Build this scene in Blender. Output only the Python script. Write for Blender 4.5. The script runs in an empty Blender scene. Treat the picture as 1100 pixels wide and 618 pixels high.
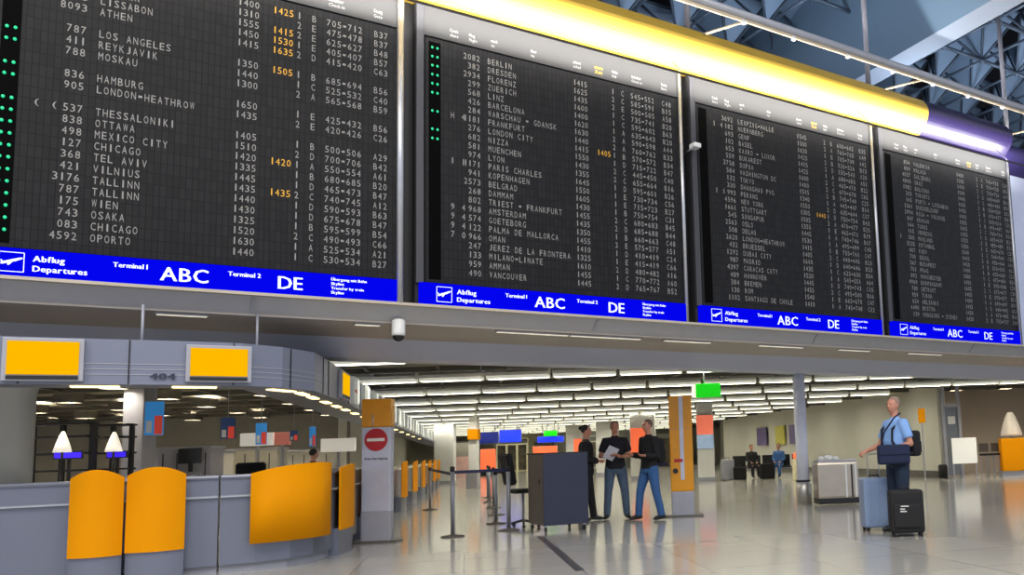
import bpy, bmesh, math, random
from mathutils import Vector, Matrix
random.seed(7)
PI = math.pi
S = bpy.context.scene
COL = S.collection

# ---------------------------------------------------------------- camera
cam_d = bpy.data.cameras.new('camera'); cam = bpy.data.objects.new('camera', cam_d); COL.objects.link(cam)
pitch = math.atan(99.0/900); roll = 0.036
fw = Vector((0, math.cos(pitch), math.sin(pitch)))
r0 = Vector((1, 0, 0)); u0 = Vector((0, -math.sin(pitch), math.cos(pitch)))
RT = r0*math.cos(roll) - u0*math.sin(roll); UP = u0*math.cos(roll) + r0*math.sin(roll)
m = Matrix((RT, UP, -fw)).transposed().to_4x4(); m.translation = Vector((0, 0, 1.22)); cam.matrix_world = m
cam_d.sensor_fit = 'HORIZONTAL'; cam_d.sensor_width = 36; cam_d.lens = 36*900/1100
cam_d.shift_x = (550-754)/1100; cam_d.shift_y = (384-309)/1100
cam_d.clip_end = 400
S.camera = cam

# ---------------------------------------------------------------- world, exposure
W = bpy.data.worlds.new('world'); S.world = W; W.use_nodes = True
bg = W.node_tree.nodes['Background']; bg.inputs[0].default_value = (0.78, 0.84, 1.0, 1); bg.inputs[1].default_value = 0.95
S.view_settings.view_transform = 'Standard'; S.view_settings.look = 'None'
S.view_settings.exposure = 0.0; S.view_settings.gamma = 1.0; S.view_settings.use_curve_mapping = False

# ---------------------------------------------------------------- building axes of the board wall
AZ = math.radians(34.875)
BX = Vector((math.cos(AZ), math.sin(AZ), 0)); BN = Vector((math.sin(AZ), -math.cos(AZ), 0))
def Wp(s, t, z): return BX*s + BN*t + Vector((0, 0, z))

# ---------------------------------------------------------------- lamps: cornice seam and added fills
def area(name, loc, rot_m, sx, sy, energy, color=(1, 1, 1), spread=PI):
    d = bpy.data.lights.new(name, 'AREA'); d.shape = 'RECTANGLE'; d.size = sx; d.size_y = sy
    d.energy = energy; d.color = color; d.spread = spread
    o = bpy.data.objects.new(name, d); COL.objects.link(o)
    o.matrix_world = Matrix.Translation(loc) @ rot_m
    return o
LIT = (1.0, 0.93, 0.80)
# strip lamp behind the thin shield rail at the seam between boards and cornice (faces the boards)
tl = math.radians(71); zl = BN*math.cos(tl)-Vector((0, 0, 1))*math.sin(tl); yl_ = zl.cross(BX)   # light -Z looks to the boards and up
rm = Matrix((BX, yl_, zl)).transposed().to_4x4()
area('seam_lamp', Wp(7.2, -10.97+0.46, 7.14), rm, 18.4, 0.05, 850, (1.0, 0.97, 0.92))
tl = math.radians(12); zl = BN*math.cos(tl)-Vector((0, 0, 1))*math.sin(tl)
rm2 = Matrix((BX, zl.cross(BX), zl)).transposed().to_4x4()
area('seam_lamp', Wp(7.2, -10.97+0.46, 7.13), rm2, 18.4, 0.03, 75, (1.0, 0.97, 0.92))

# unseen fill lamps added high above the concourse to brighten the floor
DOWN = Matrix.Identity(4)
for hx in (-9, -1, 7):
    for hy in (-6, 1):
        area('hall_fill_lamp', Vector((hx, hy, 13.0)), DOWN, 2.5, 2.5, 700, (1.0, 0.95, 0.88))
# hidden fill lights added behind the cornice to brighten the roof frame
for q in (5.5, 10.5, 15.5, 20.5):
    area('roof_fill_light', Wp(q, -12.6, 8.3), Matrix.Rotation(PI, 4, 'X'), 1.2, .4, 130, (0.78, 0.88, 1.0))

# ---------------------------------------------------------------- materials
def lin(h):
    h = h.lstrip('#'); v = [int(h[i:i+2], 16)/255 for i in (0, 2, 4)]
    return tuple(x/12.92 if x <= .04045 else ((x+.055)/1.055)**2.4 for x in v)
MATS = {}
def mat(name, col, rough=.5, metal=0., noise=.12, scale=6., emit=0., ecol=None, spec=.5, bump=0., coat=0.):
    if name in MATS: return MATS[name]
    mt = bpy.data.materials.new(name); mt.use_nodes = True
    nt = mt.node_tree; p = nt.nodes['Principled BSDF']
    c = lin(col) if isinstance(col, str) else col
    p.inputs['Roughness'].default_value = rough; p.inputs['Metallic'].default_value = metal
    p.inputs['Specular IOR Level'].default_value = spec
    if coat: p.inputs['Coat Weight'].default_value = coat
    if emit:
        e = lin(ecol) if isinstance(ecol, str) else (ecol or c)
        p.inputs['Emission Color'].default_value = (*e, 1); p.inputs['Emission Strength'].default_value = emit
    tc = nt.nodes.new('ShaderNodeTexCoord'); nz = nt.nodes.new('ShaderNodeTexNoise'); nz.inputs['Scale'].default_value = scale
    nz.inputs['Detail'].default_value = 3
    rp = nt.nodes.new('ShaderNodeMapRange'); rp.inputs[3].default_value = 1-noise; rp.inputs[4].default_value = 1+noise
    mx = nt.nodes.new('ShaderNodeVectorMath'); mx.operation = 'SCALE'; mx.inputs[0].default_value = c
    nt.links.new(tc.outputs['Object'], nz.inputs['Vector']); nt.links.new(nz.outputs['Fac'], rp.inputs[0])
    nt.links.new(rp.outputs[0], mx.inputs['Scale']); nt.links.new(mx.outputs[0], p.inputs['Base Color'])
    if bump:
        b = nt.nodes.new('ShaderNodeBump'); b.inputs['Strength'].default_value = bump; b.inputs['Distance'].default_value = .01
        nt.links.new(nz.outputs['Fac'], b.inputs['Height']); nt.links.new(b.outputs[0], p.inputs['Normal'])
    MATS[name] = mt; return mt

def brick_mat(name, c1, c2, mortar, bw, rh, ms, rough, axes, offset=0., rot=0., metal=0., spec=.5, bump=.0, bias=0.):
    mt = bpy.data.materials.new(name); mt.use_nodes = True; nt = mt.node_tree; p = nt.nodes['Principled BSDF']
    p.inputs['Roughness'].default_value = rough; p.inputs['Metallic'].default_value = metal; p.inputs['Specular IOR Level'].default_value = spec
    tc = nt.nodes.new('ShaderNodeTexCoord'); sx = nt.nodes.new('ShaderNodeSeparateXYZ'); cx = nt.nodes.new('ShaderNodeCombineXYZ')
    nt.links.new(tc.outputs['Object'], sx.inputs[0])
    nt.links.new(sx.outputs[axes[0]], cx.inputs[0]); nt.links.new(sx.outputs[axes[1]], cx.inputs[1])
    mp = nt.nodes.new('ShaderNodeMapping'); mp.inputs['Rotation'].default_value = (0, 0, rot); nt.links.new(cx.outputs[0], mp.inputs[0])
    br = nt.nodes.new('ShaderNodeTexBrick'); br.offset = offset
    br.inputs['Color1'].default_value = (*lin(c1), 1); br.inputs['Color2'].default_value = (*lin(c2), 1); br.inputs['Mortar'].default_value = (*lin(mortar), 1)
    br.inputs['Scale'].default_value = 1; br.inputs['Mortar Size'].default_value = ms; br.inputs['Brick Width'].default_value = bw; br.inputs['Row Height'].default_value = rh
    br.inputs['Mortar Smooth'].default_value = .3; br.inputs['Bias'].default_value = bias
    nt.links.new(mp.outputs[0], br.inputs['Vector']); nt.links.new(br.outputs['Color'], p.inputs['Base Color'])
    if bump:
        b = nt.nodes.new('ShaderNodeBump'); b.inputs['Strength'].default_value = bump; b.inputs['Distance'].default_value = .01; b.invert = True
        nt.links.new(br.outputs['Fac'], b.inputs['Height']); nt.links.new(b.outputs[0], p.inputs['Normal'])
    MATS[name] = mt; return mt

M_floor = brick_mat('polished stone tiles', '#a5a39c', '#b0aea6', '#8c8a84', 1.2, 1.2, .008, .13, (0, 1), rot=math.radians(-16), spec=.6)
M_flap = brick_mat('split flap field', '#202021', '#262627', '#161617', .062, .1285, .005, .42, (0, 2), spec=.10, bump=.25)
M_boardframe = mat('dark board frame', '#2e2e30', .55, 0, spec=.15)
M_header = mat('grey header sheet', '#373738', .55, .0, .04)
M_black = mat('black metal', '#0c0c0d', .5)
M_silver = mat('brushed aluminium', '#b9bbbf', .35, .7)
M_silver2 = mat('satin grey paint', '#9a9ba3', .45, .1)
M_beige = mat('beige lip', '#b5aa98', .5)
M_sheet = mat('grey panel sheet', '#aaa8a8', .5, .1, .08)
M_soffit = mat('brown grey soffit', '#a89f96', .55, .1, .12, 1.2)
M_beam = mat('pale blue grey beam', '#b4b9cc', .5, .1, .06, 1.)
M_yellow_band = mat('yellow cornice', (.42, .275, .03), .5, 0, .05, 1.)
M_purple_band = mat('violet cornice', (.011, .006, .042), .35, 0, .05, 1.)
M_blue_sign = mat('blue backlit sheet', '#01013a', .9, 0, .02, emit=.86, ecol='#0204f8', spec=.0)
M_white_letter = mat('white lettering', '#dfe6ff', .5, 0, 0, emit=.55, ecol='#dfe6ff')
M_flap_letter = mat('cream flap lettering', '#8a8884', .5, 0, .25, 9)
M_flap_yellow = mat('amber flap lettering', '#d8a01c', .5, 0, .05)
M_head_letter = mat('white header lettering', '#a8a8a5', .5, 0, 0)
M_green_led = mat('green indicator lamp', '#0c8f60', .4, 0, 0, emit=.9, ecol='#12c98a')
M_canopy = mat('blue grey lacquered steel', '#757a8a', .42, .25, .05, 1.5)
M_counter = mat('silver blue counter sheet', '#787c8a', .36, .45, .06, 1.5)
M_panel = mat('orange yellow panel', '#e09000', .6, 0, .04, 2., spec=.08)
M_orange_screen = mat('orange screen', '#301800', .8, 0, 0, emit=.97, ecol='#ffbb00', spec=0.)
M_white = mat('white paint', '#d9d9d4', .5, 0, .04)
M_offwhite = mat('off white wall', '#cfcdc0', .6, 0, .06, .8)
M_tan = mat('beige wall', '#a39684', .6, 0, .08, .8)
M_darkwall = mat('dark back wall', '#8a867a', .7)
M_ceil = mat('dark hall ceiling', '#7d7a6c', .7, 0, .1, 1.)
M_slat = mat('ceiling slat', '#5d5a50', .55, .1)
M_tube = mat('lit diffuser', '#ffffff', .4, 0, 0, emit=26, ecol='#f8f2e0')
M_glow = mat('soft lit side', '#e8e8dc', .4, 0, 0, emit=.42, ecol='#f0f0dc')
M_down = mat('warm downlight', '#ffe9b0', .4, 0, 0, emit=3., ecol='#ffdf9a')
M_steel_blue = mat('blue grey roof steel', '#4d5a6b', .5, .2)
M_roofpanel = mat('pale blue roof panel', '#7d93ad', .5, .1, .1, 2.)
M_roof = mat('dark roof deck', '#18202c', .8)
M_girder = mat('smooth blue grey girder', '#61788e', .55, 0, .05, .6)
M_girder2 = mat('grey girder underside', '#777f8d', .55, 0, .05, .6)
M_red = mat('sign red', '#b01420', .45)
M_navy = mat('navy cabinet front', '#2c3042', .45, .2)
M_taupe = mat('taupe cabinet side', '#55504b', .5, .1)
M_post = mat('grey barrier post', '#84868f', .4, .5)
M_belt = mat('navy belt', '#23284a', .7)
M_chrome = mat('polished steel', '#b4b2ac', .35, .8)
M_rubber = mat('black rubber', '#101010', .7)
M_blackcloth = mat('black cloth', '#0e0d10', .85, 0, .3, 20, bump=.2)
M_jeans = mat('blue denim', '#2f5687', .85, 0, .25, 14, bump=.3)
M_jeans_grey = mat('faded grey denim', '#4d5f74', .85, 0, .3, 14, bump=.3)
M_lightblue = mat('light blue cotton', '#7fa6dc', .85, 0, .12, 12, bump=.3)
M_navycloth = mat('navy cloth', '#141f3c', .85, 0, .2, 14, bump=.2)
M_darkshirt = mat('charcoal and violet print shirt', '#1b1820', .85, 0, .6, 18, bump=.2)
M_skin = mat('skin', '#b98068', .55, 0, .06)
M_hair_dark = mat('dark hair', '#120e0c', .7)
M_hair_grey = mat('short grey brown hair', '#6b5548', .8)
M_paper = mat('white paper', '#cfd0d8', .6, 0, 0)
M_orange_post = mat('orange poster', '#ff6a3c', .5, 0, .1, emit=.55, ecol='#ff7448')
M_green_sign = mat('green backlit sign', '#00c800', .4, 0, 0, emit=.62, ecol='#00d800')
M_lamp_white = mat('white glowing glass', '#ffffff', .4, 0, 0, emit=.7, ecol='#fff4dc')
M_darkglass = mat('dark screen', '#23241f', .2)
M_bluecase = mat('pale blue hard shell', '#7d90ad', .35, .1, .06, 3)
M_blackcase = mat('black suitcase fabric', '#0b0b0d', .7, 0, .3, 16)

# ---------------------------------------------------------------- mesh helpers
class MB:
    def __init__(s): s.bm = bmesh.new()
    def box(s, c, size, rz=0., bev=0., seg=2, mi=0):
        t = bmesh.new(); bmesh.ops.create_cube(t, size=1)
        for v in t.verts: v.co = Vector((v.co.x*size[0], v.co.y*size[1], v.co.z*size[2]))
        if bev: bmesh.ops.bevel(t, geom=t.edges[:], offset=bev, segments=seg, affect='EDGES', profile=.6)
        s.merge(t, Matrix.Translation(Vector(c)) @ Matrix.Rotation(rz, 4, 'Z'), mi); return s
    def merge(s, t, mtx=None, mi=0):
        vm = [s.bm.verts.new((mtx @ v.co) if mtx else v.co) for v in t.verts]
        t.verts.index_update()
        for f in t.faces:
            try: nf = s.bm.faces.new([vm[v.index] for v in f.verts]); nf.smooth = f.smooth; nf.material_index = mi
            except ValueError: pass
        t.free()
    def tube(s, pts, r, seg=10, caps=True, mi=0, squash=None):
        pts = [Vector(p) for p in pts]; rs = r if isinstance(r, (list, tuple)) else [r]*len(pts)
        rings = []; ref = None
        for i, p in enumerate(pts):
            d = (pts[min(i+1, len(pts)-1)]-pts[max(i-1, 0)]).normalized()
            if ref is None: ref = Vector((0, 0, 1)) if abs(d.z) < .9 else Vector((1, 0, 0))
            a = d.cross(ref).normalized(); b_ = a.cross(d).normalized(); ref = b_
            q = squash or 1.
            rings.append([s.bm.verts.new(p + a*math.cos(k*2*PI/seg)*rs[i] + b_*math.sin(k*2*PI/seg)*rs[i]*q) for k in range(seg)])
        for i in range(len(rings)-1):
            for k in range(seg):
                f = s.bm.faces.new((rings[i][k], rings[i][(k+1) % seg], rings[i+1][(k+1) % seg], rings[i+1][k])); f.smooth = True; f.material_index = mi
        if caps:
            s.bm.faces.new(rings[0][::-1]).material_index = mi; s.bm.faces.new(rings[-1]).material_index = mi
        return s
    def loft(s, rings, seg=20, mi=0):   # rings: (cx,cy,z,rx,ry)
        rr = [[s.bm.verts.new((cx+rx*math.cos(k*2*PI/seg), cy+ry*math.sin(k*2*PI/seg), z)) for k in range(seg)] for cx, cy, z, rx, ry in rings]
        for i in range(len(rr)-1):
            for k in range(seg):
                f = s.bm.faces.new((rr[i][k], rr[i][(k+1) % seg], rr[i+1][(k+1) % seg], rr[i+1][k])); f.smooth = True; f.material_index = mi
        s.bm.faces.new(rr[0][::-1]).material_index = mi; s.bm.faces.new(rr[-1]).material_index = mi; return s
    def lathe(s, c, prof, seg=24, mi=0):
        return s.loft([(c[0], c[1], c[2]+z, max(r, .0005), max(r, .0005)) for r, z in prof], seg, mi)
    def ball(s, c, r, seg=14, mi=0):
        t = bmesh.new(); bmesh.ops.create_uvsphere(t, u_segments=seg, v_segments=max(6, seg*2//3), radius=1)
        for f in t.faces: f.smooth = True
        rr = r if isinstance(r, (list, tuple)) else (r, r, r)
        s.merge(t, Matrix.Translation(Vector(c)) @ Matrix.Diagonal((*rr, 1)), mi); return s
    def prism(s, poly, z0, z1, mi=0):
        a = [s.bm.verts.new((x, y, z0)) for x, y in poly]; b_ = [s.bm.verts.new((x, y, z1)) for x, y in poly]
        n = len(poly); s.bm.faces.new(a[::-1]).material_index = mi; s.bm.faces.new(b_).material_index = mi
        for i in range(n): s.bm.faces.new((a[i], a[(i+1) % n], b_[(i+1) % n], b_[i])).material_index = mi
        return s
    def extrude_x(s, prof, x0, x1, mi=0, smooth=False):   # profile of (y,z), closed
        a = [s.bm.verts.new((x0, y, z)) for y, z in prof]; b_ = [s.bm.verts.new((x1, y, z)) for y, z in prof]
        n = len(prof); s.bm.faces.new(a[::-1]).material_index = mi; s.bm.faces.new(b_).material_index = mi
        for i in range(n):
            f = s.bm.faces.new((a[i], a[(i+1) % n], b_[(i+1) % n], b_[i])); f.material_index = mi; f.smooth = smooth
        return s
    def sweep(s, path, prof, mi=0, smooth=False, origin=(0, 0)):   # path [(x,y)], prof [(outward, z)] closed; outward = right-hand side of travel
        n = len(path); P = [Vector(p) for p in path]; rows = []
        for i in range(n):
            d1 = (P[i]-P[i-1]).normalized() if i else (P[1]-P[0]).normalized()
            d2 = (P[i+1]-P[i]).normalized() if i < n-1 else d1
            n1 = Vector((d1.y, -d1.x)); n2 = Vector((d2.y, -d2.x)); nn = (n1+n2).normalized(); k = 1/max(.4, nn.dot(n1))
            rows.append([s.bm.verts.new((P[i].x+nn.x*o*k-origin[0], P[i].y+nn.y*o*k-origin[1], z)) for o, z in prof])
        m_ = len(prof)
        for i in range(n-1):
            for j in range(m_):
                f = s.bm.faces.new((rows[i][j], rows[i][(j+1) % m_], rows[i+1][(j+1) % m_], rows[i+1][j])); f.smooth = smooth; f.material_index = mi
        s.bm.faces.new(rows[0][::-1]).material_index = mi; s.bm.faces.new(rows[-1]).material_index = mi
        return s
    def build(s, name, material, parent=None, loc=None, rz=0.):
        bmesh.ops.recalc_face_normals(s.bm, faces=s.bm.faces[:])
        me = bpy.data.meshes.new(name); s.bm.to_mesh(me); s.bm.free()
        for mm in (material if isinstance(material, (list, tuple)) else [material]): me.materials.append(mm)
        o = bpy.data.objects.new(name, me); COL.objects.link(o)
        if parent: o.parent = parent
        if loc is not None: o.location = loc
        o.rotation_euler = (0, 0, rz)
        return o
def tag(o, label=None, cat=None, group=None, kind=None):
    if label: o['label'] = label
    if cat: o['category'] = cat
    if group: o['group'] = group
    if kind: o['kind'] = kind
    return o
def thing(name, label, cat, loc=(0, 0, 0), rz=0., group=None):
    o = bpy.data.objects.new(name, None); COL.objects.link(o); o.empty_display_size = .1
    o.location = loc; o.rotation_euler = (0, 0, rz); return tag(o, label, cat, group)
def struct(name, mb, mt, loc=None, rz=0.): return tag(mb.build(name, mt, None, loc, rz), kind='structure')
def copy_tree(o, parent=None):
    c = o.copy(); COL.objects.link(c)
    if parent: c.parent = parent
    for ch in list(o.children): copy_tree(ch, c)
    return c
def remeshed(mb, name, material, parent, voxel=.011, smooth=4):
    me = bpy.data.meshes.new('tmp'); bmesh.ops.recalc_face_normals(mb.bm, faces=mb.bm.faces[:]); mb.bm.to_mesh(me); mb.bm.free()
    t = bpy.data.objects.new('tmp', me); COL.objects.link(t)
    r = t.modifiers.new('r', 'REMESH'); r.mode = 'VOXEL'; r.voxel_size = voxel; r.use_smooth_shade = True
    if smooth: sm = t.modifiers.new('s', 'SMOOTH'); sm.factor = .5; sm.iterations = smooth
    dg = bpy.context.evaluated_depsgraph_get(); ev = t.evaluated_get(dg)
    nm = bpy.data.meshes.new_from_object(ev); nm.name = name; nm.materials.clear(); nm.materials.append(material)
    for p in nm.polygons: p.use_smooth = True
    bpy.data.objects.remove(t); bpy.data.meshes.remove(me)
    o = bpy.data.objects.new(name, nm); COL.objects.link(o); o.parent = parent
    return o

# glyph cache for lettering
GL = {}
def glyph(ch):
    if ch in GL: return GL[ch]
    cu = bpy.data.curves.new('g', 'FONT'); cu.body = ch; cu.size = 1; cu.resolution_u = 2
    t = bpy.data.objects.new('g', cu); COL.objects.link(t)
    dg = bpy.context.evaluated_depsgraph_get(); me = bpy.data.meshes.new_from_object(t.evaluated_get(dg))
    vs = [(v.co.x, v.co.y) for v in me.vertices]; fs = [tuple(p.vertices) for p in me.polygons]
    bpy.data.objects.remove(t); bpy.data.curves.remove(cu); bpy.data.meshes.remove(me)
    GL[ch] = (vs, fs); return GL[ch]
def put_glyph(mb, ch, x, z, w, h, y, fill=True):
    """fit the glyph into a w x h cell with its lower left corner at (x,z) on the plane y"""
    vs, fs = glyph(ch)
    if not vs: return
    x0 = min(v[0] for v in vs); x1 = max(v[0] for v in vs); y0 = min(v[1] for v in vs); y1 = max(v[1] for v in vs)
    sx = w/max(x1-x0, .3); sz = h/max(y1-y0, .3)
    dx = (w-(x1-x0)*sx)/2; dz = (h-(y1-y0)*sz)/2
    vv = [mb.bm.verts.new((x+dx+(a-x0)*sx, y, z+dz+(b_-y0)*sz)) for a, b_ in vs]
    for f in fs:
        try: mb.bm.faces.new([vv[i] for i in f])
        except ValueError: pass
def flap_text(mb, txt, x, z, y, pitch=.062, w=.044, h=.085, right=False):
    if right: x = x-len(txt)*pitch
    for i, ch in enumerate(txt):
        if ch != ' ': put_glyph(mb, ch, x+i*pitch+(pitch-w)/2, z-h/2, w, h, y)
def line_text(mb, txt, x, z, h, y, bold=0., squeeze=1.):
    """proportional text, cap height h, baseline z"""
    k = h/.70; cx = x
    for ch in txt:
        if ch == ' ': cx += .28*k*squeeze; continue
        vs, fs = glyph(ch)
        x0 = min(v[0] for v in vs); x1 = max(v[0] for v in vs)
        for off in ((0,) if not bold else (0, bold)):
            vv = [mb.bm.verts.new((cx+(a-x0)*k*squeeze+off*h, y-off*.001, z+b_*k)) for a, b_ in vs]
            for f in fs:
                try: mb.bm.faces.new([vv[i] for i in f])
                except ValueError: pass
        cx += (x1-x0+.11)*k*squeeze
    return cx

# ================================================================ SETTING
struct('floor', MB().prism([(-60, -12), (60, -12), (60, 90), (-60, 90)], -.3, 0), M_floor)
# dark inlay line in the floor
struct('trim_1', MB().prism([(-2.60, 12.90), (-2.49, 12.87), (-1.31, 9.00), (-1.405, 8.957)], .0005, .003), mat('dark inlay', '#3f3f40', .25))
# bulkhead behind the boards, soffit and beam (local frame: x along wall, -y towards the hall)
def wall_obj(name, prof, x0, x1, mt): return struct(name, MB().extrude_x(prof, x0, x1), mt, (0, 0, 0), AZ)
T = lambda t: -t     # t along BN (towards camera) -> local y
wall_obj('wall_bulkhead', [(11.14, 3.05), (11.55, 3.05), (11.55, 8.05), (11.14, 8.05)], -14, 16.5, M_black)
wall_obj('trim_2', [(10.90, 3.205), (11.6, 3.205), (11.6, 3.24), (10.90, 3.24)], -14, 40, M_beige)
wall_obj('trim_3', [(10.99, 3.205), (11.16, 3.03), (11.5, 3.03), (11.5, 3.205)], -14, 40, M_sheet)
wall_obj('ceiling_soffit', [(11.17, 3.0), (12.65, 3.0), (12.65, 3.05), (11.17, 3.05)], -14, 40, M_soffit)
wall_obj('wall_beam', [(12.60, 3.02), (13.12, 2.76), (13.65, 2.76), (13.65, 3.3), (12.60, 3.3)], -14, 40, M_beam)
# low hall ceiling: everything behind the beam
pc = [Wp(-14, -13.6, 0), Wp(40, -13.6, 0), Wp(60, -60, 0), Vector((20, 85, 0)), Vector((-60, 85, 0)), Vector((-60, 10, 0))]
struct('ceiling', MB().prism([(p.x, p.y) for p in pc], 3.12, 3.3), M_ceil)
# apron panel joints and lamps under the boards
for i, s in enumerate((-6.2, -1.1, 1.25, 5.8, 10.2, 14.6)):
    mb = MB(); mb.box((0, 0, 0), (.035, .02, .19)); o = struct('trim_%d' % (4+i), mb, M_silver2, Wp(s, -11.06, 3.12), AZ)
    o.rotation_euler = (math.radians(44), 0, AZ)
for i, (s, L_) in enumerate([(0.55, .5), (2.6, .3), (4.9, 1.1), (6.1, 1.2), (7.6, .9), (9.6, 1.0), (11.4, .8), (13.4, 1.0)]):
    t = thing('soffit_light', 'slim lit strip set in the brownish soffit below the blue direction signs', 'light', Wp(s, -11.30, 2.985), AZ, 'slim lights in the soffit under the boards')
    MB().box((0, 0, .004), (L_+.04, .09, .02)).build('housing', M_silver2, t)
    MB().box((0, 0, -.008), (L_, .05, .012), bev=.004).build('diffuser', mat('dim diffuser', '#fff4dc', .4, 0, 0, emit=.55), t)

# walls of the low hall
def wall_line(name, a, b_, z0, z1, mt, th=.3):
    a = Vector(a); b_ = Vector(b_); d = (b_-a).normalized(); n = Vector((-d.y, d.x))*th
    return struct(name, MB().prism([tuple(a), tuple(b_), tuple(b_+n), tuple(a+n)], z0, z1), mt)
wall_line('wall_right', (1.2, 53.7), (7.9, 28.4), 0, 3.12, M_offwhite)
wall_line('wall_right_end', (8.6, 31.5), (24, 31.5), 0, 3.12, M_tan)
wall_line('wall_back', (-34, 72), (4, 72), 0, 3.12, M_offwhite)
wall_line('wall_left', (-44, 31), (-13.2, 31), 0, 3.12, M_darkwall)
wall_line('wall_left_back', (-13.2, 31), (-25.2, 72), 0, 3.12, M_offwhite)
wall_line('baseboard_right', (1.1, 53.6), (7.8, 28.3), 0, .22, mat('grey skirting', '#5e5c56', .5), .08)
wall_line('wall_back_gap', (1.3, 53.9), (4.5, 72), 0, 3.12, M_darkwall)

# ================================================================ DEPARTURE BOARDS
ROWP = .1285; ROW0 = 3.72 - 3.24
NAMES = [['OPORTO', 'CHICAGO', 'OSAKA', 'WIEN', 'TALLINN', 'TALLINN', 'VILNIUS', 'TEL AVIV', 'CHICAGO', 'MEXICO CITY', 'OTTAWA', 'THESSALONIKI', '', 'LONDON-HEATHROW', 'HAMBURG', '', 'MOSKAU', 'REYKJAVIK', 'LOS ANGELES', '', 'ATHEN', 'LISSABON', 'DENVER', 'STOCKHOLM', 'ROM'],
 ['VANCOUVER', 'AMMAN', 'MILANO-LINATE', 'JEREZ DE LA FRONTERA', 'OMAN', 'PALMA DE MALLORCA', 'GOETEBORG', 'AMSTERDAM', 'TRIEST - FRANKFURT', 'DAMMAM', 'BELGRAD', 'KOPENHAGEN', 'PARIS CHARLES', 'LYON', 'MUENCHEN', 'NIZZA', 'LONDON CITY', 'FRANKFURT', 'WARSCHAU - GDANSK', 'BARCELONA', 'LINZ', 'ZUERICH', 'FLORENZ', 'DRESDEN', 'BERLIN'],
 ['SANTIAGO DE CHILE', 'ROM', 'BREMEN', 'HANNOVER', 'CARACAS CITY', 'MADRID', 'DUBAI CITY', 'BRUESSEL', 'LONDON-HEATHROW', 'DELHI', 'OSLO', 'SINGAPUR', 'STUTTGART', 'NEW YORK', 'PEKING', 'SHANGHAI PVG', 'TOKYO', 'WASHINGTON DC', 'SOFIA', 'BUKAREST', 'KAIRO - LUXOR', 'BASEL', 'GENF', 'NUERNBERG', 'LEIPZIG-HALLE'],
 ['HONGKONG - SYDNEY', 'BOSTON', 'HELSINKI', 'TURIN', 'DETROIT', 'BIRMINGHAM', 'MANCHESTER', 'PRAG', 'BUDAPEST', 'SEOUL', 'KIEW', 'ISTANBUL', 'MAILAND', 'VENEDIG', 'TUNIS', 'KRAKAU', 'RIGA - VILNIUS', 'DUESSELDORF', 'PORTO - LISSABON', 'TORONTO', 'BOLOGNA', 'GRAZ', 'SALZBURG', 'MALAGA', 'VALENCIA']]
FLT1 = ['4592', '083', '743', '175', '787', '3176', '421', '368', '127', '498', '838', '537', '', '905', '836', '', '788', '411', '787', '', '8093', '355', '446', '802', '232']
YEL = [{6, 9, 18, 20, 21, 22, 24}, {16}, {13}, set()]
LEDS = [[0, 1, 2, 3, 4, 5, 6, 7, 8, 9, 10, 11, 13, 14, 16, 17], [24, 23, 22, 21, 20, 19, 17, 15, 14], [], []]
FLAGS = [{11: '((', 13: ''}, {7: '94', 6: '94', 5: '94', 4: '70', 12: '11', 17: 'H4'}, {23: '14', 14: '11'}, {12: '1'}]
BLAB = ['leftmost departure board, with green lights and the largest readable city names',
        'second departure board from the left, under the brightest yellow cornice',
        'third departure board from the left, between the small white camera and the violet end',
        'rightmost departure board under the violet cornice end']
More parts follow.
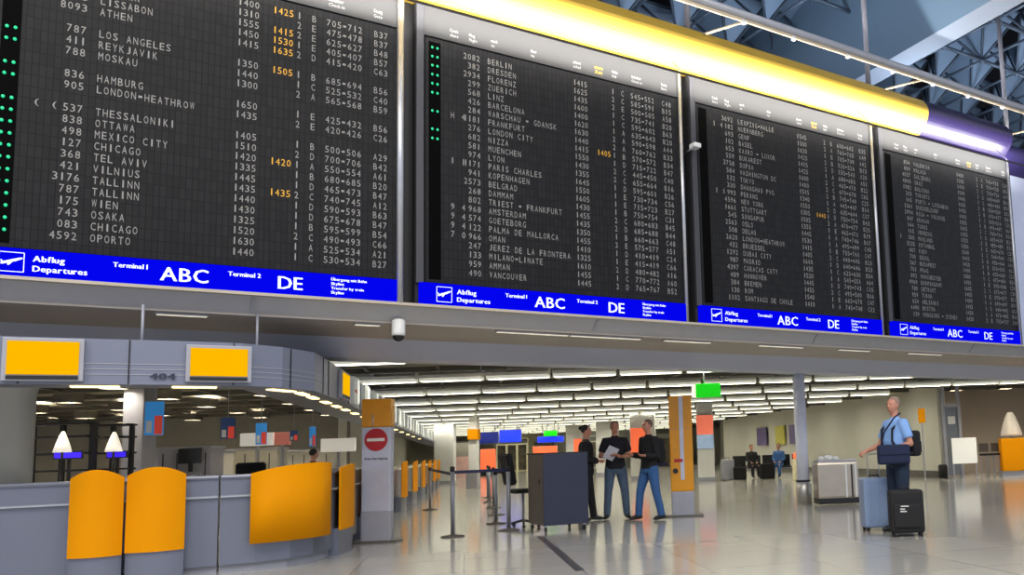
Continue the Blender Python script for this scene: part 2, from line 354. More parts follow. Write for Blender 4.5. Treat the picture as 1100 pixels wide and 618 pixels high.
def make_board(i):
    s0 = -1.33 + 4.45*i + (0 if i else 0)
    wd = 4.26 if i < 3 else 4.12
    t = thing('departure_board', BLAB[i], 'departure board', Wp(s0, -10.97, 3.24), AZ, 'split flap departure boards in a row')
    r = random.Random(40+i)
    # housing with bevelled frame
    mb = MB(); mb.box((wd/2, .09, 2.09), (wd, .14, 4.18), bev=.01)
    mb.build('housing', M_boardframe, t)
    MB().box((wd/2+.05, .005, .30+1.705), (wd-.14, .03, 3.40)).build('flap_field', M_flap, t)
    MB().box((wd/2+.0, .0, 3.955), (wd-.02, .035, .46), bev=.004).build('header_panel', M_header, t)
    MB().box((.25, -.006, 2.0), (.16, .02, 3.3)).build('indicator_column', mat('matt black strip', '#050505', .8, spec=.05), t)
    # silver side posts
    mb = MB(); mb.tube([(wd-.02, -.035, .0), (wd-.02, -.035, 4.17)], .045 if i == 0 else .03, 12); mb.build('side_post', M_silver, t)
    if i == 0 or True:
        MB().box((.05, -.01, 2.23), (.1, .05, 3.9), bev=.01).build('side_frame', mat('dark grey side frame', '#3c3c40', .45, .1), t)
    y = -.013
    for k in range(25):
        lt = MB(); ye = MB()
        nm = NAMES[i][k]
        if not nm: continue
        z = ROW0 + k*ROWP
        fl = FLT1[k] if i == 0 else str(r.choice([r.randint(100, 999), r.randint(100, 999), r.randint(1000, 4999)])).zfill(3)
        flap_text(lt, fl, .89, z, y, .062, right=True)
        flap_text(lt, nm, .99, z, y, .0625)
        for j, ch in enumerate(FLAGS[i].get(k, '')):
            flap_text(lt, ch, .46+.15*j, z, y)
        flap_text(lt, '1' + str(r.choice([3, 4, 4, 4, 5, 6])) + r.choice('012345') + r.choice('05'), 2.33, z, y, .060)
        if k in YEL[i]: flap_text(ye, '1' + r.choice('456') + r.choice('012345') + r.choice('05'), 2.71, z, y, .060)
        flap_text(lt, r.choice('1122'), 2.98, z, y); flap_text(lt, r.choice('ABCDE'), 3.15, z, y)
        a = r.randint(20, 95); flap_text(lt, '%03d-%03d' % (a*5+300, a*5+300+r.randint(2, 9)), 3.32, z, y, .0635)
        flap_text(lt, r.choice('ABBC') + str(r.randint(10, 66)), 3.90, z, y)
        rw = lt.build('text_row', M_flap_letter, t)
        if k in YEL[i]: tag(ye.build('amber_time', M_flap_yellow, rw), 'amber revised time')
        else: ye.bm.free()
    if LEDS[i]:
        for k in LEDS[i]:
            for dx in (.215, .285): tag(MB().ball((dx, -.02, ROW0+k*ROWP+.005), (.017, .008, .019), 8).build('indicator_light', M_green_led, t), 'green indicator lamp')
    # header titles
    hw = MB(); hy = MB()
    for x, a, b_ in ((.46, 'Code', 'share'), (.73, 'Flug', 'Flight'), (1.05, 'nach', 'to'), (1.65, 'über', 'via'), (2.34, 'planm', 'sched'), (3.0, 'Halle', 'Hall'), (3.35, 'Schalter', 'Check-in'), (3.90, 'Steig', 'Gate')):
        line_text(hw, a, x, 3.86, .045, -.0195, squeeze=.8); line_text(hw, b_, x, 3.79, .045, -.0195, squeeze=.8)
    line_text(hy, 'neue', 2.70, 3.865, .05, -.0195, .1); line_text(hy, 'Zeit', 2.70, 3.79, .05, -.0195, .1)
    hw.build('header_lettering', M_head_letter, t); tag(hy.build('header_amber_lettering', M_flap_yellow, t), 'amber column title')
    # blue direction strip
    x0 = .03 if i == 0 else .06
    st = MB().box((wd/2, -.02, .15), (wd-2*x0+.04, .07, .285), bev=.006).build('direction_sign', M_blue_sign, t)
    yl = -.058
    mb = MB()
    # pictogram: square outline with a rising aircraft
    bx, bz, e = .26, .045, .2
    for cx, cz, sx, sz in ((bx+e/2, bz, e, .007), (bx+e/2, bz+e, e, .007), (bx, bz+e/2, .007, e), (bx+e, bz+e/2, .007, e)):
        mb.box((cx, yl, cz), (sx, .003, sz))
    def poly(pts):
        vv = [mb.bm.verts.new((bx+p[0]*e, yl-.001, bz+p[1]*e)) for p in pts]; mb.bm.faces.new(vv)
    poly([(.06, .40), (.12, .36), (.70, .56), (.95, .70), (.93, .76), (.80, .74), (.30, .56), (.12, .50)])
    poly([(.35, .52), (.60, .58), (.42, .34), (.34, .33)]); poly([(.10, .42), (.18, .47), (.10, .60), (.06, .60)])
    line_text(mb, 'Abflug', .53, .165, .062, yl, .10, 1.05); line_text(mb, 'Departures', .53, .06, .062, yl, .10, 1.05)
    line_text(mb, 'Terminal 1', 1.21, .175, .052, yl, .10, 1.0)
    line_text(mb, 'ABC', 1.64, .065, .155, yl, .06, 1.05)
    line_text(mb, 'Terminal 2', 2.30, .175, .052, yl, .10, 1.0)
    line_text(mb, 'DE', 2.82, .065, .155, yl, .06, 1.05)
    for q, tx in enumerate(('Übergang mit Bahn', 'Skyline', 'Transfer by train', 'Skyline')):
        line_text(mb, tx, 3.41, .215-q*.055, .034, yl, .12, 1.05)
    mb.build('sign_lettering', M_white_letter, st)
    return t
for i in range(4): make_board(i)

# cornice band above the boards: convex sheet, yellow then violet
def cornice(name, s0, s1, mt, label, z0=7.44, hgt=.69, t0=-10.97):
    prof = []
    for k in range(13):
        a = k/12
        prof.append((-t0 - .27*math.sin(a*PI*.85) - .02, z0+.02+hgt*a))
    prof += [(-t0+.28, z0+hgt+.02), (-t0+.28, z0+.02)]
    t = thing(name, label, 'cornice', Wp((s0+s1)/2, t0, z0), AZ)
    pr = [(y+t0, z-z0) for y, z in prof]
    MB().extrude_x(pr, -(s1-s0)/2, (s1-s0)/2, smooth=False).build('curved_panel', mt, t)
    return t
cornice('cornice_panel', -8, 13.26, M_yellow_band, 'long curved yellow cornice glowing above the departure boards')
cornice('cornice_panel', 13.265, 16.05, M_purple_band, 'curved violet cornice section following the yellow one')
cornice('cornice_panel', 16.06, 20, mat('deep violet', '#2a2156', .5), 'dark violet return panel at the far right edge of the cornice', 7.28, .66, -11.35)
# thin shield rail in front of the seam lamp with arms
t = thing('light_rail', 'thin dark lamp shield running along the seam under the cornice', 'light rail', Wp(7.2, -10.97+.49, 7.14), AZ)
MB().box((0, 0, 0), (18.4, .008, .035)).build('shield', mat('dark shield', '#2a2620', .6), t)
for s in [-8.5, -4.3, -.1, 4.1, 8.3]:
    mb = MB(); mb.tube([(s, 0, .02), (s, .40, .50)], .006, 6); mb.build('arm', M_black, t)
# white end panel beyond the last board
struct('wall_end_panel', MB().box((0, 0, 0), (4.5, .2, 4.3)), mat('pale blue end wall', '#c4cbe0', .6, 0, .15, 1.2), Wp(18.62, -11.45, 5.2), AZ)

# lighting pipe above with spot heads, hangers and diagonals
t = thing('lighting_pipe', 'long silver lighting pipe with small spotlights above the yellow cornice', 'lighting pipe', Wp(8, -10.0, 8.13), AZ)
mb = MB(); mb.tube([(-8, 0, 0), (14, 0, 0)], .075, 14); mb.build('pipe', mat('silver pipe', '#a8a9ae', .4, .4), t)
mb = MB(); mb.tube([(-8, -.02, -.10), (14, -.02, -.10)], .028, 8); mb.build('cable_rail', mat('warm rail', '#c9b89a', .4, .3), t)
for s in (-.0, 1.05, 2.3, 3.45, 4.55, 5.6, 6.7, 7.9):
    mb = MB(); mb.tube([(s, -.03, -.14), (s, .0, -.07)], [.045, .03], 10)
    sp = mb.build('spotlight', M_silver, t)
    MB().ball((s, -.035, -.155), (.04, .04, .02), 10).build('lamp', M_lamp_white, sp)
for s in (-.35, 3.95, 8.4):
    mb = MB(); mb.tube([(s, 1.0, -.05), (s+.55, .05, 0)], .022, 8); mb.build('diagonal_brace', mat('warm brace', '#a89a80', .5), t)
    mb = MB(); mb.tube([(s, 1.05, -.1), (s, 1.05, 3.6)], .05, 8); mb.build('hanger', mat('grey hanger', '#7f7d85', .5), t)

# ================================================================ ROOF
struct('ceiling_roof', MB().prism([tuple(Wp(-20, -8, 0)[:2]), tuple(Wp(60, -8, 0)[:2]), tuple(Wp(60, -60, 0)[:2]), tuple(Wp(-20, -60, 0)[:2])], 13.6, 13.9), M_roof)
sf = thing('space_frame', 'blue grey steel space frame with triangular panels under the dark roof', 'space frame', Wp(14, -17, 11.3), AZ)
def in_view(p, mx=60):
    d = p-Vector((0, 0, 1.22)); z = d.dot(fw)
    x = 754+900*d.dot(RT)/z; y = 384-900*d.dot(UP)/z
    return -mx < x-600 < 520+mx and -mx < y < 175
PT = 1.55; ncell = 0
for a in range(-8, 22):
    for b_ in range(-3, 14):
        s = 4+a*PT; tt = -14-b_*PT; z0 = 11.35; z1 = 12.55
        if not in_view(Wp(s+PT/2, tt-PT/2, z0+.4)): continue
        if ncell >= 98: break
        ncell += 1
        C_ = (s-14+PT/2, -(tt-PT/2)-17, z0-11.3)
        cs = [(s-14, -tt-17, z1-11.3), (s-14+PT, -tt-17, z1-11.3), (s-14+PT, -tt-17+PT, z1-11.3), (s-14, -tt-17+PT, z1-11.3)]
        mb = MB()
        for q in range(4): mb.tube([C_, cs[q]], .035, 5)
        for q in range(4): mb.tube([cs[q], cs[(q+1) % 4]], .035, 5)
        mb.tube([C_, (C_[0]+PT, C_[1], C_[2])], .05, 5); mb.tube([C_, (C_[0], C_[1]+PT, C_[2])], .04, 5); mb.ball(C_, .085, 8)
        def lerp(p, q, k): return tuple(p[i_]*(1-k)+q[i_]*k for i_ in range(3))
        for q in ((0, 1) if (a+b_) % 2 else (0, 3)):
            A, B = cs[q], cs[(q+1) % 4]; g = tuple((A[i_]+B[i_]+C_[i_])/3 for i_ in range(3))
            vv = [lerp(v, g, .1) for v in (A, B, C_)]
            v1 = [mb.bm.verts.new(v) for v in vv]; f = mb.bm.faces.new(v1); f.material_index = 1
            v2 = [mb.bm.verts.new((v[0], v[1], v[2]+.03)) for v in vv]; f = mb.bm.faces.new(v2[::-1]); f.material_index = 1
        mb.build('coffer', [M_steel_blue, M_roofpanel], sf)
# large smooth girder crossing the corner
def girder():
    a0 = Vector((4.78, 18.12, 10)); d = Vector((.526, -.851, 0)); w = Vector((.72, .05, 0))
    p0 = a0-d*9; p1 = a0+d*12
    mb = MB()
    V = lambda v: mb.bm.verts.new(v)
    q = []
    for p in (p0, p1): q.append([V(p), V(p+w), V(p+w*1.2+Vector((0, 0, 2.6))), V(p+Vector((-.9, -.5, 2.6)))])
    for j in range(4):
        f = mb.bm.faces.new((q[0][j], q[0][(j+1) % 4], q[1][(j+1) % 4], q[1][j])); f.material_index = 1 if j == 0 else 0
    mb.bm.faces.new(q[0][::-1]); mb.bm.faces.new(q[1])
    return struct('ceiling_girder', mb, [M_girder, M_girder2])
girder()

# ================================================================ CEILING LIGHTS OF THE LOW HALL
ax = Vector((-.286, 1.0))
def aisle_x(y): return -4.72 - .28*(y-10.2)
fx = None; cnt = 0
rows = list(range(-1, 13))
lights_pos = []
for r_ in rows:
    Z = 18.2+3.72*r_
    for c_ in range(-12, 24):
        X = -4.70 + 1.45*c_ + ax.x*3.72*r_
        if X+1.0 < aisle_x(Z): continue
        if (Vector((X, Z, 0)).dot(BN)) > -13.9 or (Vector((X+1.4, Z, 0)).dot(BN)) > -13.95: continue
        px = 754+900*X/Z
        if px < 330 or px > 1150: continue
        if X+1.36 > 7.5-.264*(Z-28.4) and Z > 26.5: continue
        if Z > 31 and X > 1.3-.264*(Z-53.7): continue
        lights_pos.append((X, Z))
WORD = 'ceiling light fixtures in diagonal rows'
for (X, Z) in lights_pos:
    if fx is None:
        fx = thing('ceiling_light', 'slim white lit fixture in the dark low ceiling, one of many alike', 'ceiling light', (X, Z, 2.93), 0, WORD)
        MB().extrude_x([(-.16, .10), (-.13, .03), (.13, .03), (.16, .10), (.05, .19), (-.05, .19)], 0, 1.36).build('housing', M_white, fx)
        mb = MB()
        for q in (-1, 1): mb.box((.68, q*.125, .005), (1.34, .02, .07)); mb.box((.68+q*.665, 0, .005), (.02, .23, .07))
        mb.build('diffuser', M_glow, fx)
        MB().box((.68, 0, .033), (1.28, .20, .008)).build('lit_slot', M_tube, fx)
    else:
        c = copy_tree(fx); c.location = (X, Z, 2.93)
# deep recessed downlights of the check-in zone and along the pale wall
rd = None
for (X0, Z0, nx, nz, sx_, sz_, zz) in ((-20, 13.5, 6, 6, 2.3, 3.0, 2.83), (9.5, 26.4, 3, 2, 1.7, 2.6, 2.93)):
    for i in range(nx):
        for j in range(nz):
            X = X0+i*sx_+ax.x*j*sz_; Z = Z0+j*sz_
            if X0 < -10 and (X > aisle_x(Z)-1.0 or Z > 30): continue
            if X0 > -10 and Z > 31: pass
            if X0 > -10 and X0 < 5 and Z > 28 and X > 7.2-.264*(Z-28.4): continue
            if X0 > -10 and X < aisle_x(Z)+.6: continue
            if Vector((X, Z, 0)).dot(BN) > -14.3: continue
            if rd is None:
                rd = thing('recessed_fill_light', 'deep recessed square fill light added to the low ceiling', 'ceiling light', (X, Z, 2.83), 0, 'added square fill lights')
                mb = MB()
                for q in (-1, 1): mb.box((q*.2, 0, .11), (.02, .42, .22)); mb.box((0, q*.2, .11), (.42, .02, .22))
                mb.build('housing', M_slat, rd); MB().box((0, 0, .17), (.38, .38, .02)).build('lit_panel', mat('fill light panel', '#ffffff', .4, 0, 0, emit=90, ecol='#fff1dc'), rd)
            else:
                c = copy_tree(rd); c.location = (X, Z, zz)
# slats of the ceiling between rows (whole ceiling grid is one suspended layer)
mb = MB()
for r_ in range(-2, 26):
    Z = 18.2+1.86*r_
    if Z < 11.5: continue
    x0 = max(-45, -45); 
    # keep behind the beam
    xe = (Z*math.cos(AZ)-13.9)/math.sin(AZ)
    xe = min(xe, 30)
    mb.box(((x0+xe)/2, Z+.93, 3.07), (xe-x0, .16, .1))
struct('ceiling_grid', mb, M_slat)
mb = MB()
for k in range(-24, 22):
    x = -4.4+1.45*k; p0 = Vector((x+1.07*1.9, 11.6)); p1 = Vector((x-1.07*14, 70))
    # clip start behind the beam
    d = p1-p0; n2 = Vector((BN.x, BN.y)); tcut = (-13.9-p0.dot(n2))/d.dot(n2)
    p0 = p0+d*max(0, tcut)
    if (p0-p1).length < 5: continue
    mid = (p0+p1)/2; mb.box((mid.x, mid.y, 3.09), ((p1-p0).length, .07, .08), math.atan2(d.y, d.x))
struct('ceiling_rails', mb, M_slat)

# ================================================================ CANOPY OVER THE CHECK-IN COUNTERS
cp = [(-11.5, 5.45), (-6.84, 8.11), (-5.55, 8.86), (-5.08, 9.18), (-4.84, 9.60), (-4.74, 10.18), (-4.84, 10.6), (-5.32, 12.39), (-6.44, 16.39), (-10.26, 29.9), (-15.6, 49), (-18.3, 58.5)]
cn = thing('check_in_canopy', 'blue grey canopy band with screens over the check-in counters, turning the corner', 'canopy', (-4.74, 10.18, 2.1))
O = (-4.74, 10.18)
MB().sweep(cp, [(0, .0), (0, .47), (-.9, .47), (-.9, .06), (-.45, .0)], origin=O).build('fascia', M_canopy, cn)
mb = MB()
for z in (.10, .155, .21): mb.sweep(cp[1:7], [(.006, z), (.006, z+.008), (-.01, z+.008), (-.01, z)], origin=O)
mb.build('louvre', M_silver2, cn)
def path_at(path, dist):
    for i in range(len(path)-1):
        a = Vector(path[i]); b_ = Vector(path[i+1]); L_ = (b_-a).length
        if dist <= L_: 
            d = (b_-a)/L_; return a+d*dist, math.atan2(d.y, d.x)
        dist -= L_
    return b_, math.atan2(d.y, d.x)
for dist in (5.5, 6.4, 7.35, 8.05, 9.0, 9.4, 11.2, 12.6, 14.0):
    p, a = path_at(cp, dist); nrm = Vector((math.sin(a), -math.cos(a)))
    MB().box((p.x+nrm.x*.003-O[0], p.y+nrm.y*.003-O[1], .235), (.012, .014, .46), a).build('panel_joint', M_boardframe, cn)
p, a = path_at(cp, 6.68)
mb = MB(); line_text(mb, '404', -.115, 0, .065, 0, .22, 1.5)
o = mb.build('counter_number', M_navy, cn); nrm = Vector((math.sin(a), -math.cos(a)))
o.location = (p.x+nrm.x*.012-O[0]+.02, p.y+nrm.y*.012-O[1], .055); o.rotation_euler = (0, 0, a)
# warm light patches on the underside
for k, dist in enumerate((6.1, 7.0, 8.2, 8.9, 9.6, 10.6, 11.6, 12.6, 13.8, 15.2, 16.8, 18.6, 20.6, 22.8, 25.2, 28, 31, 35)):
    p, a = path_at(cp, dist); nrm = Vector((math.sin(a), -math.cos(a)))
    MB().box((p.x-nrm.x*.22-O[0], p.y-nrm.y*.22-O[1], .0), (.42, .10, .03), a, .01).build('downlight', M_down, cn)
# ceiling hangers of the canopy
for dist in (6.47, 8.12):
    p, a = path_at(cp, dist); nrm = Vector((math.sin(a), -math.cos(a)))
    mb = MB(); mb.tube([(p.x-nrm.x*.5-O[0], p.y-nrm.y*.5-O[1], .45), (p.x-nrm.x*.5-O[0], p.y-nrm.y*.5-O[1], .93)], .015, 8); mb.build('hanger', M_silver2, cn)
def screen(dist, w, h, z, lab):
    p, a = path_at(cp, dist); nrm = Vector((math.sin(a), -math.cos(a)))
    t = thing('display_screen', lab, 'screen', (p.x+nrm.x*.05, p.y+nrm.y*.05, z), a, 'orange screens on the check-in canopy')
    MB().box((0, .02, h/2), (w+.08, .055, h+.07), bev=.008).build('frame', M_silver2, t)
    MB().box((0, -.012, h/2+.015), (w, .012, h-.03)).build('screen_panel', M_orange_screen, t)
    MB().box((0, -.014, .0), (w, .012, .035)).build('lower_bar', M_black, t)
screen(5.37+.33, .57, .36, 2.16, 'orange lit screen on the canopy, leftmost')
screen(7.21, .54, .33, 2.165, 'orange lit screen on the canopy, right of the number 404')
screen(10.55, .62, .33, 2.165, 'narrow looking orange screen around the canopy corner, facing the aisle')
for k in range(26):
    p, a = path_at(cp, 11.6+k*1.45); nrm = Vector((math.sin(a), -math.cos(a)))
    t = thing('counter_sign', 'pale sign box on the aisle side of the check-in canopy' if k else 'pale sign box with red lettering nearest the corner of the canopy', 'sign', (p.x+nrm.x*.04, p.y+nrm.y*.04, 2.12), a, 'sign boxes along the canopy aisle' if k else None)
    MB().box((0, 0, .21), (.62, .07, .42), bev=.01).build('box', mat('pale sign box', '#b9bdb8', .4, 0, .05, emit=.2), t)
    MB().box((.2, -.04, .21), (.16, .01, .36)).build('light_edge', mat('lit sign edge', '#f2f4ea', .4, 0, 0, emit=.7), t)
    if k == 0: MB().box((-.08, -.04, .2), (.2, .01, .05)).build('red_mark', M_red, t)

# ================================================================ CHECK-IN COUNTERS
ct = [(-9.2, 7.85), (-6.95, 9.03), (-6.05, 9.5), (-5.70, 9.70), (-5.28, 9.93), (-5.02, 10.22), (-4.92, 10.6), (-4.90, 11.0), (-5.07, 11.75), (-5.40, 12.9), (-5.72, 14.1), (-6.1, 15.55)]
def counter(path, label, rail=True):
    o0 = path[len(path)//2]; t = thing('check_in_counter', label, 'counter', (o0[0], o0[1], 0), 0, None)
    MB().sweep(path, [(0, .10), (0, 1.08), (-.62, 1.08), (-.62, .10)], origin=o0).build('body', M_counter, t)
    MB().sweep(path, [(-.06, 0), (-.06, .10), (-.58, .10), (-.58, 0)], origin=o0).build('plinth', M_silver2, t)
    MB().sweep(path, [(.025, 1.08), (.03, 1.10), (.02, 1.12), (-.64, 1.12), (-.64, 1.08)], origin=o0).build('counter_top', M_counter, t)
    MB().sweep(path, [(.012, .86), (.05, .868), (.05, .885), (.012, .893), (-.01, .893), (-.01, .86)], origin=o0).build('rail', M_silver, t)
    return t
c1 = counter(ct[:3]+[(-5.62, 9.74)], 'silver blue check-in counter at the lower left carrying two orange yellow panels')
c2 = counter([(-5.60, 9.75)]+ct[4:9], 'curved silver blue corner counter behind the widest orange yellow panel')
c3 = counter([(-5.06, 11.77)]+ct[9:], 'silver blue counter on the aisle just behind the no entry pillar')
def panel(ctr, a, b_, bulge, z0, z1, arch, ped=True, off=.10):
    a = Vector(a); b_ = Vector(b_); L_ = (b_-a).length; d = (b_-a)/L_; az = math.atan2(d.y, d.x)
    mid = (a+b_)/2; lo = (mid.x-ctr.location.x, mid.y-ctr.location.y, 0)
    N = 16; mb = MB(); f_, g_ = [], []
    for k in range(N+1):
        u = -1+2*k/N; x = u*L_/2; y = -bulge*(1-u*u)-off; zt = z1-arch*(u*u)
        f_.append((x, y, zt)); 
    fr = [[mb.bm.verts.new((x, y+dy, z)) for (x, y, zt) in f_ for z in (z0, zt)] for dy in (0, .025)]
    A, B = fr
    for k in range(N):
        i = 2*k
        for Q in (A, B): 
            fc = mb.bm.faces.new((Q[i], Q[i+2], Q[i+3], Q[i+1])); fc.smooth = False
        mb.bm.faces.new((A[i], A[i+2], B[i+2], B[i])); mb.bm.faces.new((A[i+1], A[i+3], B[i+3], B[i+1]))
    mb.bm.faces.new((A[0], A[1], B[1], B[0])); mb.bm.faces.new((A[-2], A[-1], B[-1], B[-2]))
    tag(mb.build('front_panel', M_panel, ctr, lo, az), 'orange yellow panel')
    if ped:
        poly = [(x*.985, y+.03) for x, y, z in f_] + [(L_/2*.985, .08), (-L_/2*.985, .08)]
        MB().prism(poly, 0, z0+.02).build('pedestal', M_counter, ctr, lo, az)
    return t
panel(c1, (-6.745, 8.975), (-6.32, 9.19), .10, .32, 1.235, .09, off=.08)
panel(c1, (-6.30, 9.20), (-5.82, 9.46), .10, .335, 1.245, .09, off=.08)
# corner panel follows the curved corner
def corner_panel():
    pth = [(-5.26, 9.76), (-5.08, 9.90), (-4.94, 10.07), (-4.83, 10.27), (-4.77, 10.48), (-4.745, 10.70)]
    mb = MB(); n = len(pth); rows = []
    for i, p in enumerate(pth):
        u = i/(n-1); zt = [1.13, 1.185, 1.215, 1.23, 1.235, 1.225][i]; zb = .325
        q = Vector(p); nn = Vector((.86, -.5)).normalized() if i > 2 else Vector((.5, -.86)).normalized()
        rows.append([(q.x+4.9, q.y-10.2, zb), (q.x+4.9, q.y-10.2, zt), (q.x+4.9-nn.x*.03, q.y-10.2-nn.y*.03, zt), (q.x+4.9-nn.x*.03, q.y-10.2-nn.y*.03, zb)])
    R_ = [[mb.bm.verts.new(v) for v in r_] for r_ in rows]
    for i in range(n-1):
        for j in range(4):
            f = mb.bm.faces.new((R_[i][j], R_[i][(j+1) % 4], R_[i+1][(j+1) % 4], R_[i+1][j])); f.smooth = (j == 0)
    mb.bm.faces.new(R_[0]); mb.bm.faces.new(R_[-1][::-1])
    lo = (-4.9-c2.location.x, 10.2-c2.location.y, 0)
    tag(mb.build('front_panel', M_panel, c2, lo), 'curved orange yellow panel')
    for p in pth[1::3]:
        MB().box((p[0]+4.9-.08, p[1]-10.2+.06, .75), (.1, .1, .06)).build('bracket', M_silver2, c2, lo)
corner_panel()
def aisle_pt(y): return Vector((-4.90-.268*(y-11.0), y))
for y, cc in ((11.25, c2), (13.45, c3)):
    a = aisle_pt(y); b_ = aisle_pt(y+1.15); panel(cc, (a.x, a.y), (b_.x, b_.y), .07, .33, 1.2, .05)
far = [(16.2, 15.8, 'grey check-in desk hidden mostly behind the no entry pillar'), (20.2, 19.2, 'check-in desk with the tallest aisle panel right of the no entry pillar'), (23.6, 22.7, 'check-in desk with the second aisle panel right of the no entry pillar')] + [(y, y-.9, 'small check-in desk far down the aisle with an orange yellow panel') for y in (27.2, 30.6, 34.0, 37.4)]
for k, (y, y0, lab) in enumerate(far):
    a = aisle_pt(y0); b_ = aisle_pt(y0+3.0); o0 = (a.x-.1, a.y)
    t = thing('check_in_counter', lab, 'counter', (o0[0], o0[1], 0), 0, 'desks far down the check-in aisle' if k > 2 else None)
    MB().sweep([(a.x-.12, a.y), (b_.x-.12, b_.y)], [(0, 0), (0, .98), (-.6, .98), (-.6, 0)], origin=o0).build('body', M_counter, t)
    MB().sweep([(a.x-.12, a.y), (b_.x-.12, b_.y)], [(.03, .98), (.03, 1.02), (-.62, 1.02), (-.62, .98)], origin=o0).build('counter_top', M_white, t)
    a = aisle_pt(y); b_ = aisle_pt(y+1.15); panel(t, (a.x, a.y), (b_.x, b_.y), .07, .33, 1.2, .05)

# ================================================================ PILLAR KIOSKS
def kiosk_left():
    t = thing('sign_pillar', 'white and orange sign pillar with a red no entry symbol', 'sign pillar', (-5.02, 12.92, 0), math.radians(4))
    MB().box((0, 0, .235), (.44, .20, .45), bev=.015).build('base_section', M_silver2, t)
    MB().box((0, 0, .015), (.66, .40, .03), bev=.008).build('floor_plate', M_taupe, t)
    MB().box((0, 0, 1.10), (.43, .19, 1.28), bev=.015).build('white_section', mat('cool white sheet', '#b9bccb', .35, .1), t)
    MB().box((0, 0, 1.955), (.44, .20, .43), bev=.015).build('orange_section', mat('orange pillar sheet', '#d89000', .35), t)
    mb = MB(); mb.tube([(0, -.097, 1.545), (0, -.106, 1.545)], .172, 32); sg = mb.build('no_entry_disc', M_red, t)
    MB().box((0, -.108, 1.545), (.26, .006, .045)).build('white_bar', M_white, sg)
    mb = MB(); line_text(mb, 'Kein Durchgang', -.17, 1.245, .032, -.098, .2, 1.1); mb.build('lettering', M_navy, t)
    mb = MB(); mb.tube([(-.05, -.10, 1.76), (-.05, -.10, 1.93)], .012, 8); mb.build('highlight_strip', M_silver, t)
kiosk_left()
t = thing('sign_pillar', 'tall orange pillar with a pale centre stripe beside the group of three', 'sign pillar', (-.45, 15.85, 0), math.radians(2))
MB().box((0, 0, .235), (.42, .26, .45), bev=.02).build('base_section', M_silver2, t)
MB().box((0, 0, .012), (.75, .5, .024), bev=.006).build('floor_plate', M_taupe, t)
MB().box((0, 0, 1.35), (.43, .27, 1.78), bev=.02).build('orange_section', MATS['orange pillar sheet'], t)
MB().box((.01, -.137, 1.45), (.075, .012, 1.55), bev=.003).build('centre_stripe', MATS['cool white sheet'], t)
MB().box((0, -.136, 1.62), (.43, .006, .03)).build('cross_band', mat('orange band', '#c98a40', .4), t)
MB().box((-.06, -.142, 1.03), (.16, .012, .06), bev=.004).build('red_label', M_red, t)
mb = MB(); mb.tube([(-.12, -.135, .84), (-.12, -.15, .84)], .05, 16); mb.build('black_knob', M_black, t)

# slender round column under the beam
cl = MB(); cl.lathe((0, 0, 0), [(.16, 0), (.16, .36), (.135, .37), (.125, .40), (.125, 2.76)], 28)
t = thing('round_column', 'slender pale blue grey round column under the beam', 'column', (2.06, 18.0, 0))
MB().lathe((0, 0, 0), [(.13, 0.0), (.13, 2.76)], 32).build('shaft', mat('pale column paint', '#cdd0de', .5), t)
MB().lathe((0, 0, 0), [(.165, 0), (.165, .42), (.15, .43)], 32).build('steel_sleeve', M_chrome, t)
MB().lathe((0, 0, .46), [(.14, 0), (.15, .01), (.15, .03), (.14, .04)], 32).build('collar', M_boardframe, t)
cl.bm.free()

# steel planter-like bin with white bags
t = thing('steel_container', 'polished steel rectangular container with white tops beside the column', 'container', (2.66, 17.45, 0), math.radians(6))
MB().box((0, 0, .50), (.86, .5, .74), bev=.05).build('body', mat('brushed warm steel', '#b5ab9b', .28, .85, .15, 4), t)
MB().box((0, 0, .09), (.84, .48, .12), bev=.01).build('dark_base', M_black, t)
for x in (.16, .28, .36): MB().box((x, -.252, .48), (.035, .02, .66), bev=.008).build('vertical_rib', M_boardframe if x == .28 else M_white, t)
mb = MB(); mb.box((0, 0, .885), (.80, .44, .05), bev=.02); mb.build('lid', M_silver2, t)
for x, r_ in ((-.28, .07), (-.12, .09), (.03, .06)):
    tag(MB().ball((0, 0, r_*.5), (r_*1.2, r_, r_*.8), 10).build('plastic_bag', M_white, None, (2.66+x, 17.45+x*.1, .905)), 'crumpled white bag lying on top of the steel container', 'bag', 'white bags on the steel container')

# ================================================================ ROLLING CABINET
t = thing('rolling_cabinet', 'navy and taupe rolling cabinet on casters in mid hall', 'cabinet', (-2.58, 13.36, 0), math.radians(28))
MB().box((.37, .42, .675), (.74, .84, 1.13), bev=.012).build('body', M_taupe, t)
MB().box((.37, -.012, .675), (.745, .026, 1.13), bev=.008).build('front_panel', M_navy, t)
MB().box((.37, .42, 1.245), (.76, .88, .025), bev=.006).build('top', M_boardframe, t)
MB().box((-.004, .2, .80), (.01, .05, .07)).build('lock', M_black, t)
for x, y in ((.05, .05), (.69, .05), (.05, .79), (.69, .79)):
    mb = MB(); mb.tube([(x-.012, y, .05), (x+.012, y, .05)], .05, 16); w_ = mb.build('caster', M_rubber, t)
    MB().box((x, y, .095), (.04, .05, .04)).build('caster_bracket', M_silver, w_)

